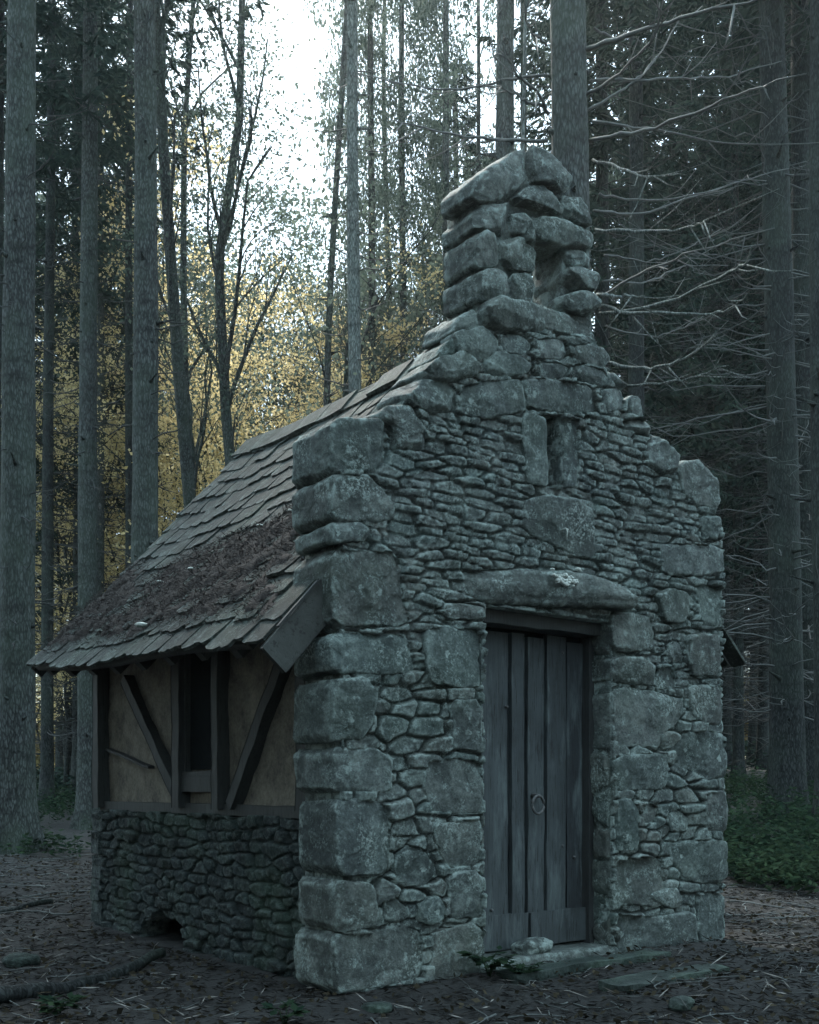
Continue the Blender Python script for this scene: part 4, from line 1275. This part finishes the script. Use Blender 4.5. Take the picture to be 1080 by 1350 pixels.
for i, (x, y) in enumerate([(-5.2, 2.5), (-6.4, 5.0), (-7.8, 7.4), (-9.4, 9.6), (-7.5, 3.2), (-9.3, 6.4), (-4.6, .3)]):  # unseen spruces added on the left to block light
    rt = tree_root('blocker_spruce', x, y, i * 1.3, 'unseen young spruce added left of the clearing to block light', 'tree', 'added light-blocking spruces left of the clearing', .8 + .1 * (i % 3))
    link('trunk', BGT[i % 3], rt); link('crown', SP_LOW[i % 3], rt)

# ------------------------------------------------------------------ undergrowth and litter
def herbs(name, label, regions, mat, hgt, lsz, seed, cat='undergrowth'):
    rk = np.random.default_rng(seed); mb = MB()
    for (x0, x1, y0, y1, n, hh) in regions:
        x = rk.uniform(x0, x1, n); y = rk.uniform(y0, y1, n)
        ok = vnoise(np.stack([x * .9, y * .9, 0 * x], -1), 5) > -.35
        x, y = x[ok], y[ok]; n_ = len(x); z = ground_z(x, y)
        for L in range(9):
            az = rk.uniform(0, 6.28, n_); f = rk.uniform(.15, 1, n_); H = hh * rk.uniform(.5, 1.1, n_)
            P = np.stack([x + rk.normal(size=n_) * .05, y + rk.normal(size=n_) * .05, z + H * f], -1)
            D = np.stack([np.cos(az), np.sin(az), rk.uniform(-.5, .6, n_)], -1)
            N = rk.normal(size=(n_, 3)) * .4; N[:, 2] += 1
            slivers(mb, P, D, lsz * rk.uniform(.6, 1.4, n_), lsz * .5 * rk.uniform(.6, 1.3, n_), N)
        P = np.stack([x, y, z], -1); D = rk.normal(size=P.shape) * .2; D[:, 2] = 1
        slivers(mb, P, D, hh * rk.uniform(.6, 1.1, n_), .006)
    return tag(mb.build(name, M[mat]), label, cat, kind='stuff')
herbs('undergrowth', 'low green herbs growing on the rising ground right of the cottage', [(3.3, 9, 9.4, 13, 2600, .34), (3.0, 14, 12.5, 22, 5200, .6)], 'herb', .3, .09, 31)
herbs('undergrowth', 'green herbs and brambles between the trunks left of the cottage', [(-7, -3.2, 13, 17, 400, .25), (-16, -3.6, 15, 30, 3200, .55)], 'herb', .3, .1, 32)
herbs('undergrowth', 'brush of the far wood floor behind the cottage', [(-22, 26, 26, 48, 5000, .9)], 'spruce', .6, .2, 33)
herbs('far_thicket', 'thicket closing the far end of the wood behind the trunks', [(-45, 50, 50, 66, 14000, 5.0)], 'autumn_far', .6, .5, 34)

def litter(name, label, n, mat, reg, L, W, seed, lift=.01, flat=.18):
    rk = np.random.default_rng(seed); mb = MB()
    x0, x1, y0, y1 = reg
    yy = y0 + (y1 - y0) * rk.uniform(size=n) ** 1.4; x = rk.uniform(x0, x1, n) * (.45 + .55 * (yy - y0) / (y1 - y0)) + 0
    u = (x - P1[0]) * U[0] + (yy - P1[1]) * U[1]; v = (x - P1[0]) * Vv[0] + (yy - P1[1]) * Vv[1]
    ok = ~((u > -.02) & (u < 3.1) & (v > -.06) & (v < 3.45)); x, yy = x[ok], yy[ok]; n = len(x)
    z = ground_z(x, yy) + lift * rk.uniform(.2, 1.2, n)
    az = rk.uniform(0, 6.28, n)
    D = np.stack([np.cos(az), np.sin(az), rk.normal(size=n) * flat], -1)
    slivers(mb, np.stack([x, yy, z], -1), D, rk.uniform(*L, n), rk.uniform(*W, n))
    return tag(mb.build(name, M[mat]), label, 'needle litter', kind='stuff')
litter('needle_litter', 'brown dead needles covering the forest floor round the cottage', 60000, 'needle', (-5.5, 7, 3.4, 13), (.03, .09), (.004, .010), 41, .014)
litter('leaf_litter', 'dull brown fallen leaves lying over the needles of the forest floor', 9000, 'deadleaf', (-5.5, 7, 3.4, 13), (.025, .055), (.015, .035), 43, .02, .35)
litter('straw_litter', 'pale dry stalks scattered over the forest floor', 1500, 'straw', (-5, 6.5, 3.6, 12), (.04, .15), (.004, .008), 42, .02, .3)

def stalks():
    rk = np.random.default_rng(88); mb = MB()
    for (x, y, n) in ((2.05, 5.35, 9), (1.72, 4.95, 7), (1.3, 5.05, 5), (2.5, 6.3, 9), (-1.2, 5.2, 5), (2.2, 4.7, 8), (-1.9, 5.6, 6), (.9, 4.75, 4), (3.3, 7.4, 9)):
        az = rk.uniform(0, 6.28, n)
        P = np.stack([x + rk.normal(size=n) * .09, y + rk.normal(size=n) * .09, 0 * az], -1); P[:, 2] = ground_z(P[:, 0], P[:, 1]) + .008
        D = np.stack([np.cos(az), np.sin(az), rk.uniform(.1, .8, n)], -1)
        slivers(mb, P, D, rk.uniform(.05, .13, n), rk.uniform(.004, .008, n))
    return tag(mb.build('dry_stalks', M['straw']), 'tufts of pale broken stalks sticking out of the litter', 'dry stalks', kind='stuff')
stalks()

def sticks():
    rk = np.random.default_rng(77); mb = MB()
    for i in range(1000):
        y = rk.uniform(3.8, 15); x = rk.uniform(-.5, .5) * y * .95
        u = (x - P1[0]) * U[0] + (y - P1[1]) * U[1]; v = (x - P1[0]) * Vv[0] + (y - P1[1]) * Vv[1]
        if -.3 < u < 3.3 and -.15 < v < 3.7: continue
        L = rk.uniform(.06, .4) * (1 if y < 8 else 1.7); az = rk.uniform(0, 6.28)
        t = np.linspace(-.5, .5, 5)
        X = x + np.cos(az) * L * t + rk.normal(size=5) * .012; Y = y + np.sin(az) * L * t + rk.normal(size=5) * .012
        Z = ground_z(X, Y) + .012 + .04 * L * rk.random() * (t + .5)
        w = rk.uniform(.002, .006) * (1 if y < 8 else 1.5)
        tube(mb, np.stack([X, Y, Z], -1), np.linspace(w, w * .5, 5), 5)
    return tag(mb.build('fallen_twigs', M['twig']), 'grey twigs fallen all over the forest floor', 'twigs', kind='stuff')
sticks()

def plant(x, y, n, hh, label, mat='herb', lsz=.06, seed=0):
    rt = empty('small_plant', (x, y, float(ground_z(x, y)))); tag(rt, label, 'plant')
    rk = np.random.default_rng(seed); st, lf = MB(), MB()
    for i in range(n):
        az = rk.uniform(0, 6.28); L = hh * rk.uniform(.6, 1.3)
        P = np.array([[0, 0, -.02], [math.cos(az) * L * .25, math.sin(az) * L * .25, L * .6], [math.cos(az) * L * .7, math.sin(az) * L * .7, L * .8]])
        tube(st, P, [.003, .002, .001], 4)
        for k in range(7):
            f = rk.uniform(.3, 1); c = P[1] * (1 - f) + P[2] * f
            a2 = az + rk.normal(); D = np.array([[math.cos(a2), math.sin(a2), rk.uniform(-.3, .4)]])
            slivers(lf, c[None], D, lsz * rk.uniform(.7, 1.4), lsz * .6, np.array([[rk.normal() * .3, rk.normal() * .3, 1.]]))
    st.build('stem', M['herb'], rt); lf.build('leaves', M[mat], rt)
x, y, _ = hw(.86, -.17, 0); plant(x, y, 12, .12, 'leafy weed growing at the foot of the wall left of the doorstep', seed=1)
x, y, _ = hw(1.02, -.25, 0); plant(x, y, 8, .08, 'smaller leafy weed in front of the doorstep corner', seed=2)
plant(-1.62, 4.9, 9, .09, 'low green plant at the lower left corner of the picture', seed=3)
plant(-.55, 4.7, 6, .08, 'little plant on the forest floor in front of the corner quoin', seed=4)

M['slabm'] = stone_mat('sunken_slab', (.02, .03, .028), (.04, .055, .05), (.075, .1, .09), .1, .8)
def slab(label, u, v, su, sv, h, seed, name='stone_slab', mat='slabm', rz=0):
    mb = MB(); box(mb, (-su / 2, -sv / 2, -h * .6), (su / 2, sv / 2, h * .4), (14, 5, 3), .014, seed)
    x, y, _ = hw(u, v, 0)
    o = mb.build(name, M[mat]); o.location = (x, y, float(ground_z(x, y)) - .012); o.rotation_euler = (0, 0, math.atan2(U[1], U[0]) + rz)
    return tag(o, label, 'slab')
slab('long sunken stone step on the ground in front of the door', 1.55, -.22, 1.25, .16, .1, 5)
slab('mossy flat slab sunk in the ground in front of the right wall stones', 1.62, -.72, .85, .2, .09, 6, rz=.05)

for i, (x, y, s_, lab) in enumerate([(-.15, 4.95, .05, 'small dark stone in the litter in front of the corner quoin'), (1.25, 4.9, .06, 'dark stone in the litter in front of the door step'), (2.95, 6.2, .07, 'stone half sunk in the litter right of the wall'), (-2.3, 6.3, .08, 'half buried stone on the ground at the lower left')]):
    rock('stone', (x, y, float(ground_z(x, y)) + s_ * .2), (s_ * 1.4, s_, s_ * .6), 60 + i, M['slabm'], lab, 'stone', i * 1.3)
def log(label, p0, p1, r_, seed):
    mb = MB(); t = np.linspace(0, 1, 22)[:, None]; C = np.array(p0) * (1 - t) + np.array(p1) * t
    C = np.concatenate([C, ground_z(C[:, 0], C[:, 1])[:, None] + r_ * .55], 1) + .02 * np.stack([fbm(np.concatenate([t * 3, t, t], 1) + k, seed, 3) for k in range(3)], -1)
    tube(mb, C, r_ * (1 - .35 * t[:, 0]) * (1 + .12 * fbm(np.concatenate([t * 9, t, t], 1), seed + 4, 3)), 12)
    o = mb.build('fallen_branch', M['bark_dark']); tag(o, label, 'fallen branch', 'fallen branches on the forest floor')
log('thick rotting branch lying on the ground at the lower left', (-2.05, 5.1), (-1.45, 6.3), .045, 3)
log('rotting branch lying on the litter right of the cottage', (3.0, 5.6), (3.9, 6.7), .03, 5)
log('long thin fallen branch lying between the left trunks and the stone base', (-4.1, 8.4), (-2.9, 8.7), .035, 7)
log('branch fallen by the green herbs on the right', (4.1, 8.1), (5.2, 7.7), .035, 9)

# ------------------------------------------------------------------ haze
mb = MB(); box(mb, (-75, -30, -1.6), (75, 75, 34))
hz = mb.mesh('haze', M['void'], False); hz.materials.clear()
hm = bpy.data.materials.new('haze_air'); hm.use_nodes = True
hm.node_tree.nodes.remove(hm.node_tree.nodes['Principled BSDF'])
pv = hm.node_tree.nodes.new('ShaderNodeVolumePrincipled')
pv.inputs['Color'].default_value = (.8, .93, .95, 1)
pv.inputs['Density'].default_value = .00045
pv.inputs['Anisotropy'].default_value = .75
hm.node_tree.links.new(pv.outputs[0], hm.node_tree.nodes['Material Output'].inputs['Volume'])
hz.materials.append(hm)
tag(link('haze', hz), 'thin cool haze hanging in the wood', 'haze', kind='stuff')
